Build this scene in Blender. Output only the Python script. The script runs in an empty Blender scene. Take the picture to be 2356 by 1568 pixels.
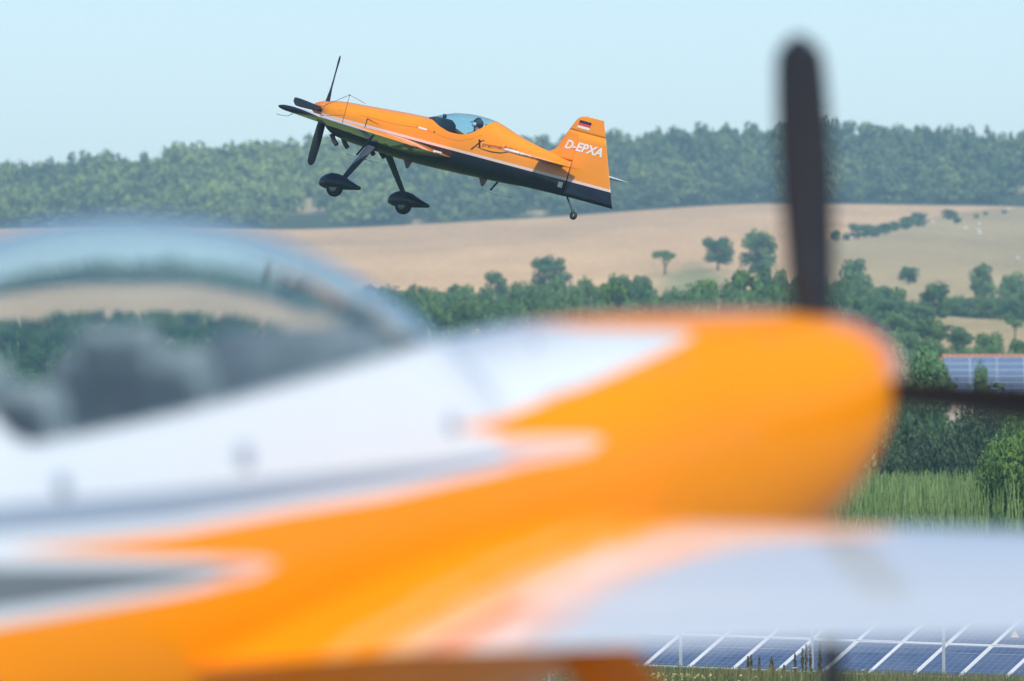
import bpy, bmesh, math, random
import numpy as np
from mathutils import Vector, Matrix

rad = math.radians
rng = np.random.default_rng(7)
random.seed(7)
S = bpy.context.scene
C = S.collection

# ------------------------------------------------------------------ camera, sky, sun, exposure
CAM_Z = 1.45                     # eye height of a crouching photographer
PITCH = 0.01341                  # camera looks up by this many radians
FOC = 26178.0                    # focal length in photo pixels (2356 wide)
VH = 1135.0                      # photo row of the horizontal plane through the lens
cam_d = bpy.data.cameras.new('camera')
cam_d.lens = 400; cam_d.sensor_width = 36; cam_d.clip_start = 0.5; cam_d.clip_end = 30000
cam_d.dof.use_dof = True; cam_d.dof.focus_distance = 206; cam_d.dof.aperture_fstop = 4.4
cam = bpy.data.objects.new('camera', cam_d); C.objects.link(cam)
cam.location = (0, 0, CAM_Z); cam.rotation_euler = (math.pi / 2 + PITCH, 0, 0)
S.camera = cam

SUN_AZ, SUN_EL = rad(163), rad(51)            # clockwise from +Y (the view direction)
to_sun = Vector((math.sin(SUN_AZ) * math.cos(SUN_EL), math.cos(SUN_AZ) * math.cos(SUN_EL), math.sin(SUN_EL)))
W = bpy.data.worlds.new('World'); S.world = W; W.use_nodes = True
wn = W.node_tree; bg = wn.nodes['Background']
sky = wn.nodes.new('ShaderNodeTexSky'); sky.sky_type = 'NISHITA'; sky.sun_disc = False
sky.sun_elevation = SUN_EL; sky.sun_rotation = SUN_AZ; sky.air_density = 0.72; sky.dust_density = 0.25; sky.ozone_density = 1.7
wn.links.new(sky.outputs[0], bg.inputs[0]); bg.inputs[1].default_value = 0.117
sun_d = bpy.data.lights.new('sun', 'SUN'); sun_d.energy = 3.3; sun_d.angle = rad(0.53); sun_d.color = (1, 0.97, 0.93)
sun = bpy.data.objects.new('sun', sun_d); C.objects.link(sun)
sun.location = (30, -30, 60); sun.rotation_euler = to_sun.to_track_quat('Z', 'Y').to_euler()
vs = S.view_settings
vs.view_transform = 'Standard'; vs.look = 'None'; vs.gamma = 1; vs.use_curve_mapping = False; vs.exposure = 0.32
S.render.engine = 'CYCLES'
S.cycles.use_denoising = True
S.cycles.max_bounces = 8; S.cycles.transparent_max_bounces = 16; S.cycles.volume_bounces = 1

# ------------------------------------------------------------------ helpers
def tag(o, label=None, cat=None, group=None, kind=None):
    for k, v in (('label', label), ('category', cat), ('group', group), ('kind', kind)):
        if v: o[k] = v
    return o

def empty(name, loc=(0, 0, 0), rz=0.0):
    o = bpy.data.objects.new(name, None); C.objects.link(o)
    o.empty_display_size = 0.2; o.location = loc; o.rotation_euler = (0, 0, rz)
    return o

def link(name, me, parent=None):
    o = bpy.data.objects.new(name, me); C.objects.link(o)
    if parent is not None: o.parent = parent
    return o

def mesh(name, v, f, mats, parent=None, smooth=True, idx=None, weld=0.0):
    me = bpy.data.meshes.new(name)
    me.from_pydata([tuple(p) for p in v], [], [tuple(q) for q in f])
    for m in (mats if isinstance(mats, (list, tuple)) else [mats]): me.materials.append(m)
    if idx is not None: me.polygons.foreach_set('material_index', np.asarray(idx, dtype=np.int32))
    me.polygons.foreach_set('use_smooth', [smooth] * len(me.polygons))
    if weld:
        bm = bmesh.new(); bm.from_mesh(me)
        bmesh.ops.remove_doubles(bm, verts=bm.verts, dist=weld)
        bmesh.ops.dissolve_degenerate(bm, edges=bm.edges, dist=1e-6)
        bmesh.ops.recalc_face_normals(bm, faces=bm.faces)
        bm.to_mesh(me); bm.free()
    me.update()
    return link(name, me, parent)

class MB:
    """collects simple solids into one mesh"""
    def __init__(s): s.v = []; s.f = []; s.m = []
    def add(s, v, f, m=0):
        b = len(s.v); s.v += [tuple(p) for p in v]; s.f += [tuple(i + b for i in q) for q in f]; s.m += [m] * len(f); return s
    def box(s, c, d, R=None, m=0):
        h = [x / 2 for x in d]; vs_ = []
        for sx, sy, sz in ((-1,-1,-1),(1,-1,-1),(1,1,-1),(-1,1,-1),(-1,-1,1),(1,-1,1),(1,1,1),(-1,1,1)):
            p = Vector((sx * h[0], sy * h[1], sz * h[2]))
            if R is not None: p = R @ p
            vs_.append(p + Vector(c))
        return s.add(vs_, [(0,3,2,1),(4,5,6,7),(0,1,5,4),(1,2,6,5),(2,3,7,6),(3,0,4,7)], m)
    def tube(s, pts, r, n=8, m=0, flat=None):
        pts = [Vector(p) for p in pts]; rs = r if isinstance(r, (list, tuple)) else [r] * len(pts)
        v = []; f = []
        for i, p in enumerate(pts):
            t = (pts[min(i + 1, len(pts) - 1)] - pts[max(i - 1, 0)]).normalized()
            a = Vector((0, 0, 1)) if abs(t.z) < 0.95 else Vector((1, 0, 0))
            x = t.cross(a).normalized(); y = t.cross(x).normalized()
            for k in range(n):
                q = 2 * math.pi * k / n
                v.append(p + rs[i] * (math.cos(q) * x + math.sin(q) * y))
        for i in range(len(pts) - 1):
            for k in range(n):
                f.append((i*n + k, i*n + (k+1) % n, (i+1)*n + (k+1) % n, (i+1)*n + k))
        f.append(tuple(range(n))[::-1]); f.append(tuple((len(pts)-1)*n + k for k in range(n)))
        return s.add(v, f, m)
    def lathe(s, prof, o=(0,0,0), ax=(1,0,0), n=24, m=0):
        """prof = [(along, radius)]"""
        ax = Vector(ax).normalized(); a = Vector((0, 0, 1)) if abs(ax.z) < 0.9 else Vector((1, 0, 0))
        x = ax.cross(a).normalized(); y = ax.cross(x).normalized(); o = Vector(o); v = []; f = []
        for d, r in prof:
            for k in range(n):
                q = 2 * math.pi * k / n
                v.append(o + d * ax + max(r, 1e-4) * (math.cos(q) * x + math.sin(q) * y))
        for i in range(len(prof) - 1):
            for k in range(n):
                f.append((i*n + k, i*n + (k+1) % n, (i+1)*n + (k+1) % n, (i+1)*n + k))
        f.append(tuple(range(n))[::-1]); f.append(tuple((len(prof)-1)*n + k for k in range(n)))
        return s.add(v, f, m)
    def build(s, name, mats, parent=None, smooth=False):
        o = mesh(name, s.v, s.f, mats, parent, smooth, s.m)
        bm = bmesh.new(); bm.from_mesh(o.data); bmesh.ops.recalc_face_normals(bm, faces=bm.faces); bm.to_mesh(o.data); bm.free()
        return o

def pchip(xs, ys):
    xs = np.asarray(xs, float); ys = np.asarray(ys, float)
    if xs[0] > xs[-1]: xs, ys = xs[::-1], ys[::-1]
    h = np.diff(xs); d = np.diff(ys) / h; m = np.zeros(len(xs)); m[0], m[-1] = d[0], d[-1]
    for i in range(1, len(xs) - 1):
        if d[i-1] * d[i] > 0:
            w1, w2 = 2*h[i] + h[i-1], h[i] + 2*h[i-1]
            m[i] = (w1 + w2) / (w1 / d[i-1] + w2 / d[i])
    def f(x):
        x = min(max(x, xs[0]), xs[-1]); i = min(max(int(np.searchsorted(xs, x)) - 1, 0), len(h) - 1)
        t = (x - xs[i]) / h[i]
        return float((1+2*t)*(1-t)**2*ys[i] + t*(1-t)**2*h[i]*m[i] + t*t*(3-2*t)*ys[i+1] + t*t*(t-1)*h[i]*m[i+1])
    return f

# ------------------------------------------------------------------ materials
def new_mat(name):
    m = bpy.data.materials.new(name); m.use_nodes = True
    return m, m.node_tree.nodes, m.node_tree.links, m.node_tree.nodes['Principled BSDF']

def mat(name, col, rough=0.5, metal=0.0, coat=0.0, coat_rough=0.03, coat_ior=1.5, var=0.0, scale=8.0, bump=0.0, spec=None):
    m, n, l, p = new_mat(name)
    p.inputs['Base Color'].default_value = (*col, 1); p.inputs['Roughness'].default_value = rough
    p.inputs['Metallic'].default_value = metal
    p.inputs['Coat Weight'].default_value = coat; p.inputs['Coat IOR'].default_value = coat_ior; p.inputs['Coat Roughness'].default_value = coat_rough
    if spec is not None: p.inputs['Specular IOR Level'].default_value = spec
    if var or bump:
        tc = n.new('ShaderNodeTexCoord'); nz = n.new('ShaderNodeTexNoise')
        nz.inputs['Scale'].default_value = scale; nz.inputs['Detail'].default_value = 5
        l.new(tc.outputs['Object'], nz.inputs['Vector'])
        if var:
            mr = n.new('ShaderNodeMapRange'); mr.inputs['From Min'].default_value = 0.3; mr.inputs['From Max'].default_value = 0.7
            mr.inputs['To Min'].default_value = 1 - var; mr.inputs['To Max'].default_value = 1 + var
            l.new(nz.outputs['Fac'], mr.inputs['Value'])
            mx = n.new('ShaderNodeMix'); mx.data_type = 'RGBA'; mx.blend_type = 'MULTIPLY'; mx.inputs['Factor'].default_value = 1
            mx.inputs['A'].default_value = (*col, 1); l.new(mr.outputs[0], mx.inputs['B'])
            l.new(mx.outputs['Result'], p.inputs['Base Color'])
        if bump:
            b = n.new('ShaderNodeBump'); b.inputs['Strength'].default_value = bump; b.inputs['Distance'].default_value = 0.02
            l.new(nz.outputs['Fac'], b.inputs['Height']); l.new(b.outputs[0], p.inputs['Normal'])
    return m

ORANGE = (0.95, 0.305, 0.004)
M = dict(
    orange=mat('orange_paint', ORANGE, 0.4, spec=0.4, coat=1.0, coat_rough=0.06, var=0.03, scale=1.5),
    spinner=mat('red_orange_paint', (0.90, 0.225, 0.008), 0.35, coat=1.0, var=0.03),
    orange2=mat('orange_paint_bright', (0.92, 0.285, 0.0003), 0.5, spec=0.1, coat=0.6, coat_rough=0.05, coat_ior=1.45, var=0.03, scale=1.5),
    wing=mat('white_wing_paint', (0.74, 0.80, 0.82), 0.35, coat=1.0, coat_ior=2.1, var=0.015, scale=1.5),
    white=mat('white_paint', (0.67, 0.725, 0.75), 0.35, coat=1.0, coat_ior=1.5, var=0.015, scale=1.5),
    blush=mat('pale_pink_paint', (0.86, 0.64, 0.58), 0.35, coat=1.0, var=0.015),
    black=mat('black_paint', (0.012, 0.017, 0.028), 0.35, spec=0.3, coat=0.5, var=0.45, scale=2.2),
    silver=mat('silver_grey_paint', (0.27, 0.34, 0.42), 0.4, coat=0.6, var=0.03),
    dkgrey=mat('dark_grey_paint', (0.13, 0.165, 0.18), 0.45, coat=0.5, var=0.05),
    under=mat('grey_white_paint', (0.40, 0.42, 0.45), 0.25, coat=1.0, var=0.03),
    blade=mat('propeller_black', (0.013, 0.019, 0.027), 0.5, var=0.1, scale=10),
    rubber=mat('tyre_rubber', (0.022, 0.022, 0.024), 0.75, var=0.15, scale=30),
    metal=mat('bare_metal', (0.22, 0.23, 0.24), 0.55, metal=0.3, var=0.05),
    gearleg=mat('gear_leg_grey', (0.05, 0.06, 0.085), 0.6, spec=0.2, var=0.05),
    exhaust=mat('burnt_steel', (0.16, 0.11, 0.09), 0.5, metal=0.6, var=0.2, scale=20),
    cockpit=mat('cockpit_dark', (0.03, 0.036, 0.042), 0.7, var=0.2, scale=12),
    seat2=mat('grey_upholstery', (0.36, 0.41, 0.40), 0.8, var=0.2, scale=25),  # seat and trim greys lightened to replace sunlight the canopy shell blocks
    cockpit2=mat('grey_cockpit_trim', (0.28, 0.33, 0.34), 0.7, var=0.2, scale=12),
    peach=mat('peach_reflection', (0.93, 0.42, 0.09), 0.4, coat=0.8),  # fuselage reflection coloured onto the wing root
    pink=mat('coral_reflection_and_paint', (0.88, 0.60, 0.48), 0.4, coat=0.9),  # paler wing-root reflection, also the fuselage swoosh tips
    seat=mat('seat_cover', (0.035, 0.038, 0.04), 0.8, var=0.2, scale=25),
    decal=mat('white_decal', (0.82, 0.80, 0.78), 0.4, coat=0.6),
    decal_dk=mat('black_decal', (0.02, 0.018, 0.018), 0.4, coat=0.6),
    decal_red=mat('dark_red_decal', (0.28, 0.05, 0.02), 0.4, coat=0.6),
    flag_red=mat('flag_red', (0.72, 0.05, 0.06), 0.4, coat=0.6),
    flag_pale=mat('flag_pale', (0.80, 0.74, 0.62), 0.4, coat=0.6),
    seam=mat('panel_gap', (0.18, 0.045, 0.006), 0.8),
    skin=mat('skin', (0.52, 0.28, 0.21), 0.5, var=0.05),
    suit=mat('flight_suit', (0.045, 0.05, 0.06), 0.85, var=0.2, scale=20),
    cap=mat('grey_cap', (0.09, 0.085, 0.09), 0.85, var=0.15, scale=40),
    cup=mat('white_plastic', (0.80, 0.80, 0.80), 0.4),
)

def glass_mat(name, tint, refl=1.0, ior=1.6):
    m = bpy.data.materials.new(name); m.use_nodes = True; n = m.node_tree.nodes; l = m.node_tree.links
    n.clear(); out = n.new('ShaderNodeOutputMaterial'); tr = n.new('ShaderNodeBsdfTransparent'); gl = n.new('ShaderNodeBsdfGlossy')
    tr.inputs[0].default_value = (*tint, 1); gl.inputs['Roughness'].default_value = 0.02; gl.inputs[0].default_value = (refl, refl, refl, 1)
    fr = n.new('ShaderNodeFresnel'); ge = n.new('ShaderNodeNewGeometry'); ir = n.new('ShaderNodeMapRange')
    ir.inputs['To Min'].default_value = ior; ir.inputs['To Max'].default_value = 1 / ior      # thin shell: same reflection from both sides
    l.new(ge.outputs['Backfacing'], ir.inputs['Value']); l.new(ir.outputs[0], fr.inputs[0]); mx = n.new('ShaderNodeMixShader')
    l.new(fr.outputs[0], mx.inputs[0]); l.new(tr.outputs[0], mx.inputs[1]); l.new(gl.outputs[0], mx.inputs[2]); l.new(mx.outputs[0], out.inputs[0])
    return m
M['glass'] = glass_mat('canopy_glass', (0.80, 0.95, 1.0), 1.0, 2.1)
M['glass2'] = glass_mat('canopy_glass_blue', (0.66, 0.86, 0.94))

def shell_glass(name, tint):
    m = bpy.data.materials.new(name); m.use_nodes = True; n = m.node_tree.nodes; l = m.node_tree.links
    n.clear(); out = n.new('ShaderNodeOutputMaterial'); g_ = n.new('ShaderNodeBsdfGlass')
    g_.inputs['Color'].default_value = (*tint, 1); g_.inputs['Roughness'].default_value = 0.0; g_.inputs['IOR'].default_value = 1.49
    l.new(g_.outputs[0], out.inputs[0]); return m
M['shell'] = shell_glass('acrylic', (0.955, 0.99, 1.0))

def leaf_mat(name, dark, light, trans=0.25):
    m, n, l, p = new_mat(name)
    at = n.new('ShaderNodeAttribute'); at.attribute_name = 'tint'
    oi = n.new('ShaderNodeObjectInfo')
    ad = n.new('ShaderNodeMath'); ad.operation = 'MULTIPLY_ADD'; ad.inputs[1].default_value = 0.45; ad.inputs[2].default_value = -0.22
    l.new(oi.outputs['Random'], ad.inputs[0])
    sm = n.new('ShaderNodeMath'); sm.operation = 'ADD'; sm.use_clamp = True
    l.new(at.outputs['Fac'], sm.inputs[0]); l.new(ad.outputs[0], sm.inputs[1])
    cr = n.new('ShaderNodeValToRGB'); cr.color_ramp.elements[0].color = (*dark, 1); cr.color_ramp.elements[1].color = (*light, 1)
    l.new(sm.outputs[0], cr.inputs[0]); l.new(cr.outputs[0], p.inputs['Base Color'])
    p.inputs['Roughness'].default_value = 0.6; p.inputs['Specular IOR Level'].default_value = 0.25
    tl = n.new('ShaderNodeBsdfTranslucent'); l.new(cr.outputs[0], tl.inputs[0])
    mx = n.new('ShaderNodeMixShader'); mx.inputs[0].default_value = trans
    out = n['Material Output']; l.new(p.outputs[0], mx.inputs[1]); l.new(tl.outputs[0], mx.inputs[2]); l.new(mx.outputs[0], out.inputs[0])
    return m
M['leaf'] = leaf_mat('tree_leaves', (0.050, 0.14, 0.058), (0.20, 0.34, 0.10))
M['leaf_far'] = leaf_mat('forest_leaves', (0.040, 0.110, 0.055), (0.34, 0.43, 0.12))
M['leaf_bright'] = leaf_mat('bright_leaves', (0.06, 0.14, 0.035), (0.20, 0.33, 0.07))
M['willow'] = leaf_mat('willow_leaves', (0.03, 0.07, 0.035), (0.15, 0.22, 0.09))
M['reed'] = leaf_mat('reed_blades', (0.14, 0.25, 0.06), (0.42, 0.52, 0.22))
M['grass'] = leaf_mat('meadow_grass', (0.08, 0.13, 0.03), (0.34, 0.30, 0.12))
M['dock'] = leaf_mat('dock_seed', (0.07, 0.085, 0.03), (0.24, 0.19, 0.09))
M['bark'] = mat('bark', (0.085, 0.07, 0.055), 0.9, var=0.25, scale=6, bump=0.4)
M['flower'] = mat('white_flower', (0.78, 0.79, 0.72), 0.8, var=0.06, scale=60)
M['yellow'] = mat('yellow_flower', (0.66, 0.66, 0.26), 0.8, var=0.1, scale=60)
M['sheep'] = mat('white_wool', (0.75, 0.73, 0.68), 0.9, var=0.08, scale=20)
M['tile'] = mat('terracotta_tile', (0.50, 0.20, 0.12), 0.8, var=0.2, scale=4)
M['wall'] = mat('rendered_wall', (0.55, 0.48, 0.38), 0.85, var=0.1, scale=2)
M['frame'] = mat('aluminium_frame', (0.72, 0.74, 0.74), 0.45, metal=0.0, var=0.04)
M['post'] = mat('galvanised_post', (0.42, 0.46, 0.48), 0.5, metal=0.3, var=0.08)
M['sign_y'] = mat('sign_yellow', (0.75, 0.46, 0.06), 0.5, var=0.05)
M['sign_w'] = mat('sign_pale', (0.72, 0.70, 0.55), 0.5)
M['sign_k'] = mat('sign_edge', (0.30, 0.20, 0.06), 0.5)

def cells_mat(c1=(0.042, 0.075, 0.16), c2=(0.055, 0.10, 0.20)):
    m, n, l, p = new_mat('solar_cells')
    tc = n.new('ShaderNodeTexCoord'); mp = n.new('ShaderNodeMapping'); l.new(tc.outputs['Object'], mp.inputs[0])
    br = n.new('ShaderNodeTexBrick'); br.offset = 0; br.squash = 1
    br.inputs['Color1'].default_value = (*c1, 1); br.inputs['Color2'].default_value = (*c2, 1)
    br.inputs['Mortar'].default_value = (0.22, 0.30, 0.40, 1); br.inputs['Scale'].default_value = 1.0
    br.inputs['Mortar Size'].default_value = 0.006; br.inputs['Mortar Smooth'].default_value = 0.2
    br.inputs['Brick Width'].default_value = 0.158; br.inputs['Row Height'].default_value = 0.158
    l.new(mp.outputs[0], br.inputs['Vector'])
    oi = n.new('ShaderNodeObjectInfo'); nz = n.new('ShaderNodeTexNoise'); nz.inputs['Scale'].default_value = 2.2; nz.inputs['Detail'].default_value = 5
    nz.noise_dimensions = '4D'; l.new(tc.outputs['Object'], nz.inputs['Vector']); mw = n.new('ShaderNodeMath'); mw.operation = 'MULTIPLY'; mw.inputs[1].default_value = 40
    l.new(oi.outputs['Random'], mw.inputs[0]); l.new(mw.outputs[0], nz.inputs['W'])
    d1 = n.new('ShaderNodeMapRange'); d1.inputs['From Min'].default_value = 0.42; d1.inputs['From Max'].default_value = 0.75; d1.inputs['To Max'].default_value = 0.16; l.new(nz.outputs['Fac'], d1.inputs['Value'])
    d2 = n.new('ShaderNodeMath'); d2.operation = 'MULTIPLY_ADD'; d2.inputs[1].default_value = 0.10; l.new(oi.outputs['Random'], d2.inputs[0]); l.new(d1.outputs[0], d2.inputs[2])
    du = n.new('ShaderNodeMix'); du.data_type = 'RGBA'; du.inputs['B'].default_value = (0.36, 0.38, 0.38, 1)      # dust film, different on every panel
    l.new(d2.outputs[0], du.inputs['Factor']); l.new(br.outputs['Color'], du.inputs['A']); l.new(du.outputs['Result'], p.inputs['Base Color'])
    p.inputs['Roughness'].default_value = 0.28; p.inputs['Coat Weight'].default_value = 0.4
    return m
M['cells'] = cells_mat()
M['cells_roof'] = cells_mat((0.10, 0.16, 0.27), (0.13, 0.20, 0.31))  # paler copy: haze and sky reflection put into the cell colour

def ground_mat():
    m, n, l, p = new_mat('open_country')
    at = n.new('ShaderNodeAttribute'); at.attribute_name = 'cover'
    tc = n.new('ShaderNodeTexCoord')
    def noise(sc, stretch, lo, hi, det=4):
        mp = n.new('ShaderNodeMapping'); mp.inputs['Scale'].default_value = stretch; l.new(tc.outputs['Object'], mp.inputs[0])
        nz = n.new('ShaderNodeTexNoise'); nz.inputs['Scale'].default_value = sc; nz.inputs['Detail'].default_value = det; l.new(mp.outputs[0], nz.inputs['Vector'])
        mr = n.new('ShaderNodeMapRange'); mr.inputs['From Min'].default_value = 0.32; mr.inputs['From Max'].default_value = 0.68
        mr.inputs['To Min'].default_value = lo; mr.inputs['To Max'].default_value = hi; l.new(nz.outputs['Fac'], mr.inputs['Value'])
        return mr.outputs[0]
    cur = at.outputs['Color']
    for sc, st, lo, hi in ((0.012, (1, 0.30, 1), 0.82, 1.14), (0.06, (1, 0.10, 1), 0.90, 1.08), (0.9, (1, 0.12, 1), 0.90, 1.10)):
        mx = n.new('ShaderNodeMix'); mx.data_type = 'RGBA'; mx.blend_type = 'MULTIPLY'; mx.inputs['Factor'].default_value = 1
        l.new(cur, mx.inputs['A']); l.new(noise(sc, st, lo, hi), mx.inputs['B']); cur = mx.outputs['Result']
    mp = n.new('ShaderNodeMapping'); mp.inputs['Rotation'].default_value = (0, 0, 0.42); l.new(tc.outputs['Object'], mp.inputs[0])
    wv = n.new('ShaderNodeTexWave'); wv.inputs['Scale'].default_value = 0.075; wv.inputs['Distortion'].default_value = 1.2; wv.inputs['Detail Scale'].default_value = 0.3; l.new(mp.outputs[0], wv.inputs['Vector'])
    mr = n.new('ShaderNodeMapRange'); mr.inputs['From Min'].default_value = 0.0; mr.inputs['From Max'].default_value = 0.25; mr.inputs['To Min'].default_value = 0.90; mr.inputs['To Max'].default_value = 1.0; l.new(wv.outputs['Fac'], mr.inputs['Value'])
    mx = n.new('ShaderNodeMix'); mx.data_type = 'RGBA'; mx.blend_type = 'MULTIPLY'; mx.inputs['Factor'].default_value = 1
    l.new(cur, mx.inputs['A']); l.new(mr.outputs[0], mx.inputs['B']); cur = mx.outputs['Result']
    l.new(cur, p.inputs['Base Color']); p.inputs['Roughness'].default_value = 0.95; p.inputs['Specular IOR Level'].default_value = 0.1
    return m
M['ground'] = ground_mat()

# ------------------------------------------------------------------ terrain
UN = [0, 600, 1200, 1800, 2356]
SKYLINE = pchip([-560, -300, 0, 130, 175, 330, 440, 560, 740, 860, 1000, 1220, 1400, 1500, 1780, 1900, 2120, 2210, 2300, 2356, 2700, 2920],
                [399, 392, 386, 384, 368, 362, 346, 341, 322, 326, 330, 325, 321, 310, 299, 291, 289, 303, 316, 302, 308, 312])
def hz(v, d): return CAM_Z + (VH - v) / FOC * d
def row_z(d, vals):
    f = pchip(UN, vals); return lambda u: hz(f(u), d)
flat = lambda z: (lambda u: z)
ROWS = [(-300, flat(0)), (60, flat(0)), (150, flat(-1.3)), (212, flat(-2.35)), (228, flat(-2.62)), (264, flat(-2.62)), (285, flat(-1.05)),
        (300, flat(-0.9)), (340, flat(-0.4)), (420, flat(0.8)), (520, flat(2.6)), (700, flat(5.2)),
        (900, row_z(900, [825, 825, 820, 815, 818])), (1400, row_z(1400, [692, 690, 664, 646, 690])),
        (1800, row_z(1800, [600, 600, 578, 545, 565])), (2200, row_z(2200, [525, 525, 500, 465, 472])),
        (2420, lambda u: hz(SKYLINE(u) + 66, 2420)), (2500, lambda u: hz(SKYLINE(u) + 80, 2420)), (2900, flat(40)), (4500, flat(10)), (6000, flat(0))]
RD = [r[0] for r in ROWS]
_cache = {}
def ground_z(x, y):
    u = 1178 + x / max(y, 40) * FOC
    u = min(max(u, -560), 2920)
    k = round(u)
    if k not in _cache: _cache[k] = pchip(RD, [r[1](k) for r in ROWS])
    z = _cache[k](y)
    if 60 < y < 300:
        w = math.sin(math.pi * min(max((y - 60) / 240, 0), 1)) ** 0.5
        z -= 0.027 * max(min(x - 4, 14), -14) * w
    return z
def at_px(u, d): return (u - 1178) / FOC * d
def ground_at(u, d):
    x = at_px(u, d); return Vector((x, d, ground_z(x, d)))
def ground_row(u, d): return VH - (ground_at(u, d).z - CAM_Z) / d * FOC
def find_d(u, v, lo, hi):
    best = min(np.linspace(lo, hi, 160), key=lambda d: abs(ground_row(u, d) - v)); return float(best)

HEDGE = pchip([1800, 1890, 2000, 2110, 2190, 2330, 2700], [600, 556, 530, 506, 494, 478, 470])
TAN, PASTURE, GRASS, WOOD, SAND, TARMAC = (0.70, 0.455, 0.23), (0.46, 0.355, 0.175), (0.10, 0.14, 0.04), (0.05, 0.075, 0.03), (0.42, 0.35, 0.20), (0.46, 0.44, 0.40)
CLEAR = [(722, 474, 52, 9), (1228, 487, 22, 5), (2348, 431, 24, 7), (962, 506, 10, 6)]
def cover(x, y):
    if y < 60: return TARMAC
    if y < 560: return GRASS
    u = 1178 + x / y * FOC; v = VH - (ground_z(x, y) - CAM_Z) / y * FOC
    if y > 2185:
        for cu, cv, ru, rv in CLEAR:
            if ((u - cu) / (ru * 1.15)) ** 2 + ((v - cv) / (rv * 2.2)) ** 2 < 1: return SAND
        return WOOD
    if u > 1870 and v > HEDGE(u): return PASTURE
    if y > 1250:
        w = math.exp(-((u - 1600) / 95) ** 4) * min(max((v - 600 - 9 * math.sin(u * .05)) / 34, 0), 1)
        return tuple(p * (1 - w) + q * w for p, q in zip(TAN, (0.33, 0.31, 0.14)))
    return PASTURE if y > 950 else GRASS

ds = [-300, -200, -100, -40, 0, 20, 40, 60, 80, 110, 150, 180, 200, 212, 220, 228, 240, 252, 264, 275, 285, 300, 320, 340, 380, 420, 470, 520, 580, 640, 700, 760, 820]
ds += list(np.arange(880, 2440, 13)) + [2470, 2500, 2600, 2900, 3400, 4500, 6000]
us = list(np.linspace(-1.0, -0.12, 14)) + list(np.linspace(-0.11, -0.052, 10)) + list(np.linspace(-0.05, 0.05, 110)) + list(np.linspace(0.052, 0.11, 10)) + list(np.linspace(0.12, 1.0, 14))
vv = []; cols = []
for d in ds:
    for q in us:
        aq = abs(q); x = math.copysign(min(aq, 0.12) * (max(d, 0) + 160) + max(aq - 0.12, 0) * (0.6 * max(d, 0) + 160), q)
        vv.append((x, d, ground_z(x, d))); cols.append((*cover(x, d), 1))
nu = len(us)
ff = [(i*nu + k, i*nu + k + 1, (i+1)*nu + k + 1, (i+1)*nu + k) for i in range(len(ds) - 1) for k in range(nu - 1)]
g = mesh('ground', vv, ff, M['ground'])
ca = g.data.color_attributes.new('cover', 'FLOAT_COLOR', 'POINT'); ca.data.foreach_set('color', np.array(cols, np.float32).ravel())
tag(g, 'rolling grassland and pale harvested fields rising to the wooded ridge', 'ground', kind='structure')

# ------------------------------------------------------------------ trees
def leaf_cloud(n_blob, n_leaf, leaf, seed, shape='round', rough=0.45):
    """quads on the skin of many clumps: unit crown, x,y in +-0.5, z 0..1; also a tint per vertex"""
    r = np.random.default_rng(seed)
    cen = []; rad_ = []
    for i in range(n_blob):
        for _ in range(40):
            p = r.uniform(-1, 1, 3)
            if np.linalg.norm(p) < 1: break
        if shape == 'round':
            hh = r.uniform(0.06, 0.84); a = r.uniform(0, 6.28); e = 0.36 * math.sin(math.pi * (0.16 + 0.78 * hh)) ** 0.8 * math.sqrt(r.uniform(0.1, 1))
            c = np.array([e * math.cos(a), e * math.sin(a), hh - 0.5]); rr = r.uniform(0.09, 0.19)
        elif shape == 'tall':
            hh = r.uniform(0.04, 0.86); a = r.uniform(0, 6.28); e = 0.36 * math.sin(math.pi * (0.22 + 0.74 * hh)) ** 0.9 * math.sqrt(r.uniform(0.1, 1))
            c = np.array([e * math.cos(a), e * math.sin(a), hh - 0.5]); rr = r.uniform(0.07, 0.15)
        elif shape == 'umbrella':
            c = p * np.array([0.38, 0.38, 0.22]); c[2] += 0.12; rr = r.uniform(0.10, 0.19)
        elif shape == 'willow': c = p * np.array([0.36, 0.36, 0.36]); rr = r.uniform(0.10, 0.18)
        else: c = p * np.array([0.40, 0.40, 0.40]); rr = r.uniform(0.08, 0.16)
        cen.append(c); rad_.append(rr)
    cen = np.array(cen); rad_ = np.array(rad_)
    bt = r.uniform(0.25, 0.72, n_blob)
    b = r.integers(0, n_blob, n_leaf)
    d = r.normal(size=(n_leaf, 3)); d /= np.linalg.norm(d, axis=1)[:, None]
    q = cen[b] + d * rad_[b][:, None] * r.uniform(0.72, 1.08, n_leaf)[:, None]
    if shape == 'willow': q[:, 2] -= r.uniform(0, 0.16, n_leaf)
    nrm = d + r.normal(size=(n_leaf, 3)) * rough; nrm /= np.linalg.norm(nrm, axis=1)[:, None]
    t = np.cross(nrm, r.normal(size=(n_leaf, 3))); t /= np.linalg.norm(t, axis=1)[:, None]
    if shape == 'willow':
        t = np.tile(np.array([0, 0, -0.8]), (n_leaf, 1)) + d * 0.7 + r.normal(size=(n_leaf, 3)) * 0.35; t /= np.linalg.norm(t, axis=1)[:, None]
    s = np.cross(nrm, t); s /= np.linalg.norm(s, axis=1)[:, None]
    L = leaf * r.uniform(0.7, 1.35, n_leaf)[:, None]; wd = 0.55 if shape != 'willow' else 0.28
    v = np.stack([q - t*L*0.5, q + s*L*wd*0.5, q + t*L*0.5, q - s*L*wd*0.5], 1)
    v[:, :, 2] += 0.5
    tint = np.clip(bt[b] + r.normal(size=n_leaf) * 0.08, 0, 1)
    return v.reshape(-1, 3), np.repeat(tint, 4)

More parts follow.
